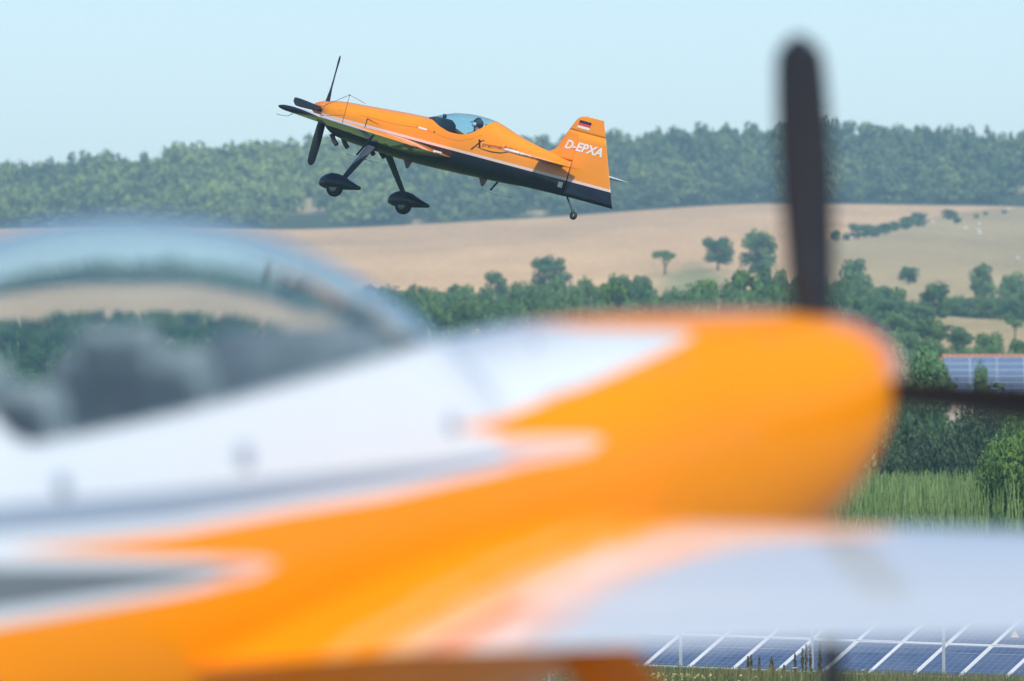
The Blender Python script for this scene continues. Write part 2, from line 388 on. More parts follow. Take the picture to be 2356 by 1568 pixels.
def quads_mesh(name, v, tint, material):
    n = len(v) // 4
    me = bpy.data.meshes.new(name)
    me.vertices.add(len(v)); me.vertices.foreach_set('co', np.asarray(v, np.float32).ravel())
    me.loops.add(len(v)); me.loops.foreach_set('vertex_index', np.arange(len(v), dtype=np.int32))
    me.polygons.add(n); me.polygons.foreach_set('loop_start', np.arange(0, len(v), 4, dtype=np.int32))
    me.polygons.foreach_set('loop_total', np.full(n, 4, np.int32))
    me.update(calc_edges=True)
    a = me.attributes.new('tint', 'FLOAT', 'POINT'); a.data.foreach_set('value', np.asarray(tint, np.float32))
    me.materials.append(material)
    return me

def trunk_mesh(seed, forks=4, bend=0.04):
    r = np.random.default_rng(seed); m = MB()
    top = (r.normal() * bend, r.normal() * bend, 0.62)
    m.tube([(0, 0, -0.08), (0.005, 0, 0.2), (top[0] * .5, top[1] * .5, 0.42), top], [0.042, 0.034, 0.028, 0.014], 8)
    for k in range(forks):
        a = 2 * math.pi * (k + r.uniform(0, .5)) / forks; z0 = r.uniform(0.26, 0.5)
        m.tube([(0, 0, z0), (0.14*math.cos(a), 0.14*math.sin(a), z0 + 0.14), (0.27*math.cos(a), 0.27*math.sin(a), z0 + 0.28)], [0.018, 0.012, 0.004], 6)
    o = m.build('trunk', M['bark'], None, True); me = o.data; bpy.data.objects.remove(o); return me

TRUNKS = [trunk_mesh(s) for s in (1, 2, 3)]
def crowns(prefix, n, blobs, leaves, leaf, shape, m):
    return [quads_mesh(prefix, *leaf_cloud(blobs, leaves, leaf, 100 + 17 * k + len(prefix), shape), m) for k in range(n)]
CR = dict(round=crowns('round_crown', 6, 34, 3000, 0.07, 'round', M['leaf']),
          bright=crowns('bright_crown', 4, 36, 3000, 0.07, 'tall', M['leaf_bright']),
          umbrella=crowns('umbrella_crown', 2, 16, 1300, 0.09, 'umbrella', M['leaf']),
          small=crowns('small_crown', 3, 14, 700, 0.13, 'round', M['leaf']),
          willow=crowns('willow_crown', 3, 40, 9000, 0.06, 'willow', M['willow']),
          bush=crowns('bush_crown', 2, 70, 15000, 0.036, 'bush', M['leaf_bright']))

def tree(name, u, vbase, w, h, d, kind, label, cat='tree', group=None, trunk_frac=0.15, k=None, on_ground=True):
    """a tree whose foot stands on the terrain; w, h in metres"""
    p = ground_at(u, d)
    root = empty(name, p, random.uniform(0, 6.28)); tag(root, label, cat, group)
    ms = CR[kind]; me = ms[(k if k is not None else random.randrange(len(ms))) % len(ms)]
    c = link('crown', me, root); c.location = (0, 0, h * trunk_frac); c.scale = (w, w, h * (1 - trunk_frac)); c.rotation_euler = (0, 0, random.uniform(0, 6.28))
    t = link('trunk', random.choice(TRUNKS), root); t.scale = (w * 0.9, w * 0.9, h * 0.98)
    return root

def px_tree(name, u, vtop, vbase, wpx, dlo, dhi, kind, label, cat='tree', group=None, tf=0.15, d=None):
    """place a tree by the photo: its foot where the ground meets row vbase in column u, its size from its height and width there"""
    d = d or find_d(u, vbase, dlo, dhi)
    vb = ground_row(u, d)
    return tree(name, u, vb, wpx / FOC * d, max((vb - vtop), 6) / FOC * d, d, kind, label, cat, group, tf)

# single trees one can point at
px_tree('field_tree', 1530, 570, 633, 70, 1150, 2000, 'umbrella', 'small lone tree with a bare trunk standing at the edge of the tan field', tf=0.30)
px_tree('round_tree', 1267, 586, 672, 118, 1000, 1700, 'round', 'large round dark tree at the lower edge of the tan field', tf=0.08)
px_tree('round_tree', 1143, 622, 690, 78, 1000, 1700, 'round', 'smaller round tree just left of the large round dark tree', tf=0.08)
px_tree('round_tree', 1652, 540, 622, 92, 1150, 2000, 'round', 'dark tree with a short trunk midway between the lone tree and the upright propeller blade', tf=0.18)
px_tree('round_tree', 1748, 526, 640, 108, 1150, 2000, 'round', 'wide dark tree half hidden by the left edge of the upright propeller blade', tf=0.12)
px_tree('leafy_tree', 1705, 600, 720, 150, 800, 1300, 'bright', 'bright green tree with upright clumps in front of the darker pair beside the upright blade', tf=0.05, d=900)
px_tree('leafy_tree', 1618, 632, 730, 125, 800, 1300, 'bright', 'lower bright green tree left of the tallest bright green one', tf=0.05, d=900)
px_tree('leafy_tree', 1415, 640, 735, 130, 800, 1300, 'bright', 'bright green tree under the lone tree\'s left side in the belt', tf=0.05, d=900)
px_tree('round_tree', 1965, 588, 712, 95, 1000, 1700, 'round', 'tall dark tree immediately right of the upright propeller blade', tf=0.08)
px_tree('round_tree', 2090, 610, 655, 62, 1100, 1900, 'round', 'small round tree alone on the pasture right of the propeller blade', tf=0.15)
px_tree('round_tree', 2146, 646, 745, 105, 1000, 1700, 'round', 'round dark tree beside the sandy gap in the wooded pasture', tf=0.08)
px_tree('light_tree', 2262, 600, 700, 78, 1000, 1800, 'bright', 'light yellowish green tree high on the pasture at the right', tf=0.08)
px_tree('round_tree', 2330, 622, 725, 95, 1000, 1700, 'round', 'dark tree at the right margin beside the light yellowish green tree', tf=0.08)
px_tree('round_tree', 2336, 730, 778, 50, 850, 1300, 'umbrella', 'small tree with a thin trunk on the tan strip above the solar roof', tf=0.26)
px_tree('round_tree', 2208, 752, 830, 82, 850, 1200, 'round', 'dark rounded tree below the tan strip, left of the small thin-trunked tree', tf=0.06, d=880)
px_tree('round_tree', 2275, 758, 838, 90, 850, 1200, 'round', 'dark rounded tree just above the ridge of the solar roof', tf=0.06, d=860)
px_tree('hedge_tree', 1921, 530, 556, 38, 1500, 2100, 'round', 'lowest tree of the sloping hedge line, next to the propeller blade', group='trees of the hedge line between field and pasture', tf=0.08)
for u, vt, vb, w, lab in ((1948, 538, 552, 24, 'small low tree between the lowest tree and the widest one of the hedge line'), (1975, 514, 550, 56, 'widest tree of the hedge line, third from its lower end'), (2007, 516, 545, 42, 'tree adjoining the widest hedge tree on its upper side'),
                    (2034, 513, 540, 40, 'middle tree of the hedge line, fourth from its upper end'), (2060, 508, 532, 36, 'hedge line tree third from the upper end'), (2082, 497, 528, 36, 'hedge line tree just below the highest and tallest one')):
    px_tree('hedge_tree', u, vt, vb, w * 1.3, 1500, 2150, 'round', lab, group='trees of the hedge line between field and pasture', tf=0.08)
px_tree('hedge_tree', 2112, 487, 522, 62, 1500, 2150, 'round', 'highest and tallest tree at the upper end of the closed hedge line', group='trees of the hedge line between field and pasture', tf=0.10)
px_tree('pasture_tree', 2185, 481, 506, 48, 1500, 2150, 'round', 'round little tree standing apart above the upper end of the hedge line', tf=0.12)
px_tree('pasture_bush', 2203, 496, 514, 26, 1500, 2150, 'small', 'bush touching the lower right of the round little tree by the hedge line', 'bush', tf=0.05)
px_tree('pasture_bush', 2247, 490, 503, 18, 1500, 2150, 'small', 'tiny bush on the field edge right of the round little tree', 'bush', tf=0.05)
px_tree('pasture_bush', 2268, 485, 496, 14, 1500, 2180, 'small', 'tiniest bush on the field edge, second right of the round little tree', 'bush', tf=0.05)
px_tree('pasture_bush', 2312, 481, 492, 18, 1500, 2180, 'small', 'tiny bush on the field edge close to the right-hand margin', 'bush', tf=0.05)

# trees of the belt that nothing tells apart
BELT = [  # u0, u1, top0, top1, spacing, width, d, where
    (-90, 880, 648, 660, 34, 62, 1150, 0), (-90, 880, 690, 700, 40, 74, 950, 0), (-90, 880, 745, 750, 44, 84, 760, 0), (-90, 860, 810, 815, 50, 96, 600, 0),
    (880, 1100, 655, 662, 28, 56, 1150, 1), (900, 1340, 668, 655, 32, 62, 1050, 1), (1180, 1500, 652, 628, 32, 66, 1080, 1), (1500, 1570, 668, 672, 24, 44, 1000, 1),
    (860, 1580, 684, 678, 32, 66, 900, 1), (1560, 1800, 655, 640, 34, 74, 860, 1), (1760, 1920, 600, 650, 34, 70, 1000, 1), (1780, 1960, 640, 655, 34, 75, 900, 1),
    (1925, 2070, 640, 660, 26, 70, 1120, 2), (1925, 2130, 668, 690, 30, 80, 1040, 2), (1920, 2170, 700, 735, 32, 84, 950, 2), (1930, 2150, 735, 770, 32, 86, 860, 2), (1960, 2170, 765, 800, 34, 84, 780, 2),
    (2180, 2400, 690, 655, 30, 78, 1170, 2), (2200, 2400, 705, 680, 30, 72, 1140, 2), (2150, 2400, 792, 782, 36, 72, 820, 2), (2050, 2180, 822, 815, 34, 76, 640, 2)]
WHERE = [('rounded hazy tree seen through the canopy of the foreground aircraft', 'trees behind the blurred canopy'),
         ('rounded hazy green tree in the dense belt between tan field and foreground aircraft', 'trees of the dense belt below the tan field'),
         ('hazy dark green tree in the wooded slope right of the upright propeller blade', 'trees of the wooded slope')]
for u0, u1, t0, t1, sp, w, d, wh in BELT:
    u = u0 + random.uniform(0, sp * .4)
    while u < u1:
        t = t0 + (t1 - t0) * (u - u0) / (u1 - u0) + random.uniform(-12, 14)
        px_tree('belt_tree', u, t, 0, w * random.uniform(.8, 1.3), 0, 0, random.choice(('round', 'round', 'round', 'bright')), WHERE[wh][0], group=WHERE[wh][1], tf=0.02, d=d + random.uniform(-25, 25))
        u += sp * random.uniform(.75, 1.25)

# willows, reeds and the big bush behind the solar field
tree('willow_tree', 2052, 0, 1.6, 4.0, 338, 'willow', 'narrow drooping willow nearest the orange aircraft nose', trunk_frac=0.06)
tree('willow_tree', 2105, 0, 2.2, 5.1, 345, 'willow', 'tall drooping willow in the middle behind the reeds', trunk_frac=0.06)
tree('willow_tree', 2178, 0, 2.4, 4.9, 340, 'willow', 'broad drooping willow with a dark hollow behind the reeds', trunk_frac=0.06)
tree('willow_tree', 2245, 0, 2.2, 5.3, 350, 'willow', 'drooping willow partly hidden by the large leafy bush', trunk_frac=0.06)
tree('dark_shrub', 2020, 0, 2.4, 5.0, 400, 'round', 'mid green shrub behind the lower edge of the orange nose', 'shrub', trunk_frac=0.02)
tree('dark_shrub', 2075, 0, 1.2, 2.9, 330, 'willow', 'low dark shrub at the foot of the willows', 'shrub', trunk_frac=0.03)
tree('dark_shrub', 2140, 0, 1.3, 2.8, 332, 'willow', 'low greenish shrub between the two tallest willows', 'shrub', trunk_frac=0.03)
tree('large_bush', 2330, 0, 2.1, 4.9, 286, 'bush', 'large leafy green bush at the right margin in front of the willows', 'bush', trunk_frac=0.0, k=0)
tree('large_bush', 2300, 0, 1.0, 2.6, 281, 'bush', 'lower leafy bush at the foot of the large one by the reeds', 'bush', trunk_frac=0.0, k=1)
for u, w, h, d, lab in ((2080, 3.0, 6.4, 470, 'taller mid green tree between the orange nose and the solar roof'), (2140, 2.6, 5.6, 480, 'mid green tree touching the left end of the solar roof'), (2120, 2.2, 4.8, 440, 'lower green tree in front of the two beside the solar roof'), (2322, 2.4, 4.7, 430, 'green tree in front of the barn wall below the solar roof')):
    tree('roof_side_tree', u, 0, w, h, d, 'round', lab, group='trees beside the solar roof', trunk_frac=0.05)
tree('roof_side_tree', 2262, 0, 1.2, 4.9, 560, 'round', 'tree whose tip reaches up in front of the solar roof edge', trunk_frac=0.05)

# the wooded ridge: one mass
protos = [leaf_cloud(16, 300, 0.15, 900 + k, 'round', 0.25) for k in range(8)]
FV, FT = [], []
_ph = rng.uniform(0, 6.28, (7, 2)); _fr = rng.uniform(.6, 1.6, (7, 2)) * rng.choice([-1, 1], (7, 2))
def patchy(x, y): return float(sum(math.sin(a[0] * x + a[1] * y + p[0]) for a, p in zip(_fr, _ph)) / 7)
for d in np.arange(2204, 2428, 9.5):
    u = -520.0
    while u < 2880:
        dd = d + rng.uniform(-4, 4); uu = u + rng.uniform(-14, 14)
        p = ground_at(uu, dd); vb = ground_row(uu, dd)
        h = (4.6 + 4.4 * rng.uniform() ** 1.6) * (0.75 if d < 2225 else 1); w = rng.uniform(4.2, 9.0)
        mid = vb - 0.45 * h * FOC / dd
        skip = any(((uu - a) / (ru + 22)) ** 2 + ((mid - b) / (rv + 26)) ** 2 < 1 for a, b, ru, rv in CLEAR)
        if not skip:
            v, t = protos[rng.integers(8)]; a = rng.uniform(0, 6.28); ca_, sa = math.cos(a), math.sin(a)
            q = np.stack([(v[:, 0]*ca_ - v[:, 1]*sa) * w + p.x, (v[:, 0]*sa + v[:, 1]*ca_) * w + p.y, v[:, 2] * h + p.z - 0.3], 1)
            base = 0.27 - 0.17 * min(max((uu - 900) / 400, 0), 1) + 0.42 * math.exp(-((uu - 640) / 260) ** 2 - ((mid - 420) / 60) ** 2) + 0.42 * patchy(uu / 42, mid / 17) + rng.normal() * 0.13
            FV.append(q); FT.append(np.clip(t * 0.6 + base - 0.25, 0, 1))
        u += rng.uniform(34, 60)
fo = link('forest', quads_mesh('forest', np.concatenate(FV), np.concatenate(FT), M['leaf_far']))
tag(fo, 'hazy blue green wood covering the ridge along the skyline', 'forest', kind='stuff')

# grazing sheep
def make_sheep():
    root = empty('sheep')
    m = MB(); m.lathe([(-.5, .02), (-.46, .18), (-.3, .26), (0, .28), (.28, .25), (.42, .17), (.48, .05)], (0, 0, .58), (1, 0, 0), 12)
    b = m.build('body', M['sheep'], root, True)
    m = MB(); m.tube([(.40, 0, .62), (.56, 0, .50), (.66, 0, .28), (.72, 0, .16)], [.11, .09, .085, .045], 8); m.build('head', M['sheep'], root, True)
    for x in (-.3, .3):
        for y in (-.11, .11): MB().tube([(x, y, .42), (x + .02, y, .22), (x, y, 0)], [.06, .04, .035], 6).build('leg', M['sheep'], root, True)
    return root
def copy_tree(o, parent=None):
    c = o.copy(); C.objects.link(c); c.parent = parent
    for ch in list(o.children): copy_tree(ch, c)
    return c
sheep0 = make_sheep()
spots = [(2147, 517, 'white sheep below the round little tree by the hedge line'), (2222, 531, 'white sheep standing left of the pair on the open pasture'),
         (2252, 522, 'topmost white sheep above the pair on the open pasture'), (2250, 535, 'upper white sheep of the close pair on the open pasture'), (2254, 542, 'lower white sheep of the close pair on the open pasture'),
         (1959, 554, 'white sheep just under the lower end of the hedge line'), (1944, 553, 'faint sheep next to the propeller blade under the hedge line'),
         (2320, 487, 'white sheep at the top of the pasture by the tiny bush'), (2341, 601, 'white sheep alone on the lower pasture at the right')]
for i, (u, v, lab) in enumerate(spots):
    o = sheep0 if i == 0 else copy_tree(sheep0)
    o.location = ground_at(u, find_d(u, v, 1150, 2180)); o.rotation_euler = (0, 0, random.uniform(0, 6.28)); o.scale = (.75, .75, .75); tag(o, lab, 'sheep', 'sheep on the pasture')

# ------------------------------------------------------------------ barn with a solar roof
BD = 700.0
barn = empty('barn', (at_px(2168, BD), BD, 5.2), rad(-2.0))
tag(barn, 'long barn whose roof is covered with blue solar panels under a terracotta ridge', 'barn')
RZ = hz(819, BD) - 5.2 - 0.05; SL = rad(24); NR, NC = 6, 9; PW, PH = 1.66, 0.98
top = Vector((0, 0, RZ)); run = NR * (PH + 0.02) + 0.35
def slope(x, s, lift=0): return Vector((x, -s * math.cos(SL) - lift * math.sin(SL), RZ - s * math.sin(SL) + lift * math.cos(SL)))
LB = NC * (PW + .008) + .3
m = MB(); e0 = run
m.add([slope(-.1, 0), slope(LB, 0), slope(LB, e0), slope(-.1, e0)] + [slope(-.1, 0, -.16), slope(LB, 0, -.16), slope(LB, e0, -.16), slope(-.1, e0, -.16)],
      [(0,1,2,3),(7,6,5,4),(0,4,5,1),(1,5,6,2),(2,6,7,3),(3,7,4,0)])
bk = lambda x, s, lift=0: Vector((slope(x, s, lift).x, -slope(x, s, lift).y, slope(x, s, lift).z))
m.add([bk(-.1, 0.01), bk(LB, 0.01), bk(LB, e0), bk(-.1, e0)] + [bk(-.1, 0.01, -.16), bk(LB, 0.01, -.16), bk(LB, e0, -.16), bk(-.1, e0, -.16)],
      [(0,1,2,3),(7,6,5,4),(0,4,5,1),(1,5,6,2),(2,6,7,3),(3,7,4,0)])
m.build('roof', M['tile'], barn)
wy = (e0 - .4) * math.cos(SL); wz = RZ - (e0 - .4) * math.sin(SL) - .25
m = MB(); m.box((LB / 2, -wy, wz / 2), (LB - .4, .25, wz)); m.box((LB / 2, wy, wz / 2), (LB - .4, .25, wz))
for x in (.3, LB - .5):
    m.add([(x, -wy + .13, 0), (x, wy - .13, 0), (x, wy - .13, wz), (x, 0, RZ - .3), (x, -wy + .13, wz), (x+.2, -wy + .13, 0), (x+.2, wy - .13, 0), (x+.2, wy - .13, wz), (x+.2, 0, RZ - .3), (x+.2, -wy + .13, wz)],
          [(0,1,2,3,4),(9,8,7,6,5),(0,5,6,1),(1,6,7,2),(2,7,8,3),(3,8,9,4),(4,9,5,0)])
m.build('wall', M['wall'], barn)
def panel_mesh(w, h, fr, name='panel', cells='cells'):
    m = MB(); t = .035
    m.box((w/2, fr/2, 0), (w, fr, t)); m.box((w/2, h - fr/2, 0), (w, fr, t)); m.box((fr/2, h/2, 0), (fr, h - 2*fr, t)); m.box((w - fr/2, h/2, 0), (fr, h - 2*fr, t))
    m.box((w/2, h/2, -.004), (w - 2*fr, h - 2*fr, .016), None, 1)
    o = m.build(name, [M['frame'], M[cells]]); me = o.data; bpy.data.objects.remove(o); return me
pm = panel_mesh(PW, PH, .016, 'panel', 'cells_roof')
Rp = Matrix.Rotation(SL, 4, 'X')
for r_ in range(NR):
    for c_ in range(NC):
        o = link('solar_panel', pm, barn); p = slope(c_ * (PW + .008) + .02, .25 + (r_ + 1) * (PH + .012), .06)
        o.location = p; o.rotation_euler = (SL, 0, 0)
rt = MB().lathe([(0, .14), (.36, .12)], (0, 0, 0), (1, 0, 0), 10).build('ridge_tile', M['tile'], barn, True)
for k in range(int(LB / .34)):
    o = rt if k == 0 else link('ridge_tile', rt.data, barn); o.location = (-.1 + k * .34, 0, RZ + .02)

# ------------------------------------------------------------------ solar field
al, be, kd = rad(28.5), rad(22), -0.027
rv = Vector((math.cos(al), -math.sin(al), kd)).normalized()
pv = Vector((math.sin(al), math.cos(al), 0)); tv = (pv * math.cos(be) + Vector((0, 0, 1)) * math.sin(be))
tv = (tv - rv * tv.dot(rv)).normalized(); nv = rv.cross(tv).normalized()
org = Vector((at_px(1482, 228), 228, hz(1533, 228)))
table = empty('solar_table', org)
tag(table, 'ground mounted table of blue solar panels with pale frames behind the fence posts', 'solar panels')
pmesh = panel_mesh(0.985, 1.64, .036)
Rm = Matrix((rv, tv, nv)).transposed().to_4x4()
for c_ in range(-5, 15):
    for r_ in range(3):
        o = link('solar_panel', pmesh, table); o.matrix_local = Matrix.Translation(rv * (c_ * 1.0 + .008 + random.uniform(-.003, .003)) + tv * (r_ * 1.665) + nv * random.uniform(-.004, .004)) @ Rm
for r_ in range(3):
    for s_ in (.4, 1.25):
        MB().box((0, 0, 0), (20, .05, .05), Rm.to_3x3()).build('rail', M['frame'], table).location = rv * 5 + tv * (r_ * 1.665 + s_) - nv * .05
for c_ in range(-4, 15, 3):
    for s_ in (.7, 4.2):
        q = rv * c_ + tv * s_ - nv * .08; gz = ground_z(*(org + q).to_2d()) - org.z - .2
        MB().box((q.x, q.y, (q.z + gz) / 2), (.1, .1, q.z - gz)).build('support_post', M['post'], table)

fence = empty('fence', (at_px(1566, 222), 222, ground_z(at_px(1566, 222), 222)))
tag(fence, 'thin grey wire fence with slim metal posts in front of the solar panels', 'fence')
f0 = fence.location.copy(); tops = []
for k in range(-2, 5):
    x = k * 2.565; gz = ground_z(f0.x + x, 222) - f0.z
    MB().box((x, 0, gz + 0.95), (.062, .05, 2.3)).build('post', M['post'], fence); tops.append((x, gz))
for hh in (.5, 1.0, 1.5, 2.0):
    MB().tube([(x, -.03, g_ + hh) for x, g_ in tops], .0022, 5).build('wire', M['post'], fence)
sg = empty('warning_sign', (at_px(2334.5, 221.9), 221.9, hz(1466, 221.9)))
tag(sg, 'small yellow triangular warning sign hanging on the fence before the solar panels', 'sign')
def tri(h, y0, y1, dz=0.0):
    w = h * .58; return [(-w, y0, dz), (w, y0, dz), (0, y0, dz + h), (-w, y1, dz), (w, y1, dz), (0, y1, dz + h)]
TF = [(0,1,2), (5,4,3), (0,3,4,1), (1,4,5,2), (2,5,3,0)]
MB().add(tri(.155, 0, .004, -.012), TF).build('border', M['sign_y'], sg)
MB().add(tri(.115, -.003, -.0005, 0), TF).build('plate', M['sign_w'], sg)
MB().add([(.006, -.006, .085), (-.014, -.006, .045), (-.001, -.006, .047), (-.006, -.006, .012), (.014, -.006, .055), (.002, -.006, .053)], [(0,1,2), (2,3,4), (2,4,5), (0,2,5)]).build('bolt_symbol', M['sign_k'], sg)

# meadow at the foot of the fence: grass, dock, wild carrot
def blades(n, xr, yr, h0, h1, w, lean=.25, keep=None, base_tint=.5, tv_=.25):
    x = rng.uniform(*xr, n); y = rng.uniform(*yr, n)
    z = np.array([ground_z(a, b) for a, b in zip(np.round(x, 1), np.round(y, 0))])
    h = rng.uniform(h0, h1, n); a = rng.uniform(0, 6.28, n); wx, wy = np.cos(a) * w / 2, np.sin(a) * w / 2
    lx, ly = rng.normal(size=n) * lean * h, rng.normal(size=n) * lean * h
    v = np.stack([np.stack([x - wx, y - wy, z - .05], 1), np.stack([x + wx, y + wy, z - .05], 1),
                  np.stack([x + lx + wx*.25, y + ly + wy*.25, z + h], 1), np.stack([x + lx - wx*.25, y + ly - wy*.25, z + h], 1)], 1)
    return v.reshape(-1, 3), np.repeat(np.clip(base_tint + rng.normal(size=n) * tv_, 0, 1), 4)
v, t = blades(38000, (1.0, 11.5), (212, 225), .16, .62, .02, .22, None, .5, .32)
tag(link('meadow_grass', quads_mesh('meadow_grass', v, t, M['grass'])), 'yellowish green meadow grass along the foot of the fence', 'grass', kind='stuff')
v, t = blades(17000, (7.2, 15.5), (284, 300), 1.5, 3.05, .045, .13, None, .5, .30)
tag(link('reeds', quads_mesh('reeds', v, t, M['reed'])), 'tall green reeds in front of the willows', 'reeds', kind='stuff')
v = []; t = []
for k in range(420):
    x = rng.normal(2.6, .95); y = rng.uniform(212, 217); z = ground_z(x, y) + rng.uniform(.25, .42); s = rng.uniform(.012, .028)
    for q in range(2):
        a = rng.uniform(0, 3.14); c_, s_ = math.cos(a) * s, math.sin(a) * s
        v += [(x - c_, y - s_, z - s*.6), (x + c_, y + s_, z - s*.6), (x + c_, y + s_, z + s*.6), (x - c_, y - s_, z + s*.6)]; t += [.5] * 4
tag(link('small_flowers', quads_mesh('small_flowers', np.array(v), t, M['yellow'])), 'pale yellow small flowers in the grass below the panels', 'flowers', kind='stuff')

def dock(u, v0, v1, d, lab):
    x = at_px(u, d); gz = ground_z(x, d); h = hz(v0, d) - gz
    root = empty('dock_plant', (x, d, gz)); tag(root, lab, 'weed', 'dark dock plants before the solar panels')
    ln = random.uniform(-.03, .03)
    MB().tube([(0, 0, -.05), (ln*.5, 0, h*.5), (ln, 0, h)], [.007, .006, .003], 5).build('stem', M['bark'], root)
    n = 150; zz = rng.uniform(.40, 1.0, n); r_ = .028 * np.sin(np.pi * np.clip((zz - .38) / .66, 0, 1)) ** .6; a = rng.uniform(0, 6.28, n)
    cx, cy, cz = ln * zz + r_*np.cos(a)*rng.uniform(.3, 1, n), r_*np.sin(a)*rng.uniform(.3, 1, n), zz * h; s = .014
    bq = rng.uniform(0, 3.14, n); q = np.stack([np.stack([cx - s*np.cos(bq), cy - s*np.sin(bq), cz - s], 1), np.stack([cx + s*np.cos(bq), cy + s*np.sin(bq), cz - s], 1),
                  np.stack([cx + s*np.cos(bq), cy + s*np.sin(bq), cz + s], 1), np.stack([cx - s*np.cos(bq), cy - s*np.sin(bq), cz + s], 1)], 1).reshape(-1, 3)
    link('seed_head', quads_mesh('seed_head', q, np.repeat(rng.uniform(0, 1, n), 4), M['dock']), root)
for u, v0, lab in ((1722, 1511, 'thin dark dock stalk at the left of the group of two'), (1730, 1507, 'taller dark dock stalk of the leftmost pair'), (1746, 1513, 'short dark dock stalk between two pairs'),
                   (1771, 1511, 'tall dark dock stalk of the second pair'), (1778, 1519, 'short dark dock stalk of the second pair'), (1829, 1504, 'dark dock stalk beside the white umbel'),
                   (1846, 1492, 'dark dock stalk just left of the middle fence post'), (1853, 1483, 'tallest dark dock stalk touching the middle fence post'), (1867, 1489, 'dark dock stalk just right of the middle fence post'),
                   (1884, 1486, 'bushy dark dock stalk in the blurred propeller shade'), (1890, 1475, 'highest bushy dock stalk behind the blurred propeller blade'), (1806, 1531, 'low dark dock stalk left of the white umbel')):
    dock(u, v0, 0, random.uniform(217, 221), lab)

def umbel(u, v, d, w, lab):
    x = at_px(u, d); gz = ground_z(x, d); h = max(hz(v, d) - gz, .2)
    root = empty('wild_carrot', (x, d, gz)); tag(root, lab, 'flower', 'white wild carrot flowers before the solar panels')
    m = MB(); m.tube([(0, 0, -.05), (.01, 0, h * .6), (0, 0, h - .03)], [.006, .005, .004], 5)
    for k in range(7):
        a = k * .9; m.tube([(0, 0, h - .03), (w*.35*math.cos(a), w*.35*math.sin(a), h)], .002, 4)
    m.build('stem', M['bark'], root)
    m = MB()
    for k in range(22):
        a = rng.uniform(0, 6.28); r_ = w / 2 * math.sqrt(rng.uniform(0, 1)); m.lathe([(-.006, .002), (0, w*.13), (.008, w*.08)], (r_*math.cos(a), r_*math.sin(a), h + .012 - r_*.12), (.25*math.cos(a), .25*math.sin(a), 1), 6)
    m.build('flower_head', M['flower'], root, True)
for u, v, w, lab in ((1828, 1538, .10, 'large bright white umbel in front of the panel edge'), (1854, 1546, .08, 'flat white umbel left of the middle fence post'), (1872, 1546, .05, 'flat white umbel right of the middle fence post'),
                     (1986, 1543, .07, 'round white umbel beneath the dark blurred spot'), (1975, 1553, .06, 'small white umbel below the round one'), (1964, 1552, .05, 'smallest white umbel left of the round one'),
                     (2034, 1558, .06, 'white umbel near the lower picture edge between two posts'), (2102, 1562, .06, 'white umbel near the lower picture edge left of the right post'),
                     (1760, 1551, .09, 'white umbel in the dense flowers left of centre'), (1744, 1561, .08, 'low white umbel among yellow flowers'), (1716, 1556, .06, 'white umbel under the leftmost dock pair'), (1690, 1562, .07, 'white umbel among the pale yellow flowers')):
    umbel(u, v, random.uniform(216, 219), w, lab)

# ------------------------------------------------------------------ aircraft
class Body:
    """fuselage loft: stations (a, half width, top, bottom, widest height)"""
    def __init__(s, st, sill, nexp=2.25):
        a = [q[0] for q in st]
        s.w, s.t, s.b, s.m = (pchip(a, [q[k] for q in st]) for k in (1, 2, 3, 4)); s.n = nexp
        s.sa = [q[0] for q in sill]; s.sz = pchip(s.sa, [q[1] for q in sill]); s.c0, s.c1 = s.sa[0], s.sa[-1]; s.a0, s.a1 = a[0], a[-1]
    def ang(s, a, z):
        t, b, m = s.t(a), s.b(a), s.m(a)
        if z >= m: return math.asin(min(((z - m) / max(t - m, 1e-5)) ** (s.n / 2), 1))
        return -math.asin(min(((m - z) / max(m - b, 1e-5)) ** (s.n / 2), 1))
    def pt(s, a, q, k=1.0):
        t, b, m, w = s.t(a), s.b(a), s.m(a), s.w(a); sn, cs = math.sin(q), max(math.cos(q), 0)
        return (a, k * w * cs ** (2 / s.n), m + k * ((t - m) if sn >= 0 else (m - b)) * math.copysign(abs(sn) ** (2 / s.n), sn))
    def side(s, a, z): return s.pt(a, s.ang(a, z))[1]
    def rings(s, levels, n, ring_a, part='hull', k=1.0, top_z=None):
        rows = []
        for a in ring_a:
            inside = s.c1 <= a <= s.c0
            ts = s.ang(a, s.sz(a)) if inside and s.c1 < a < s.c0 else math.pi / 2
            if part == 'canopy': qs = list(np.linspace(ts, math.pi / 2, n[-1] + 1))
            else:
                br = [-math.pi / 2] + [min(s.ang(a, z), ts) for z in levels] + [ts]
                qs = []
                for i in range(len(br) - 1): qs += list(np.linspace(br[i], br[i+1], n[i] + 1))[(1 if i else 0):]
            rows.append([s.pt(a, q, k) for q in qs])
        return rows
    def build(s, rows, name, mats, parent, paint=None, cap=True):
        v = []; f = []; idx = []; L = len(rows[0])
        for sgn in (1, -1):
            b = len(v)
            for r_ in rows: v += [(p[0], sgn * p[1], p[2]) for p in r_]
            for i in range(len(rows) - 1):
                for k in range(L - 1):
                    q = (b + i*L + k, b + i*L + k + 1, b + (i+1)*L + k + 1, b + (i+1)*L + k)
                    f.append(q if sgn > 0 else q[::-1])
                    if paint:
                        cc = np.mean([v[j] for j in q], axis=0); idx.append(paint(cc[0], abs(cc[1]), cc[2]))
        if cap:
            for i in (0, len(rows) - 1):
                f.append([i*L + k for k in range(L)] + [len(rows)*L + i*L + k for k in range(L - 1, -1, -1)])
                idx.append(paint(rows[i][0][0], 0, rows[i][0][2] + .05) if paint else 0)
        return mesh(name, v, f, mats, parent, True, idx if paint else None, weld=1e-5)

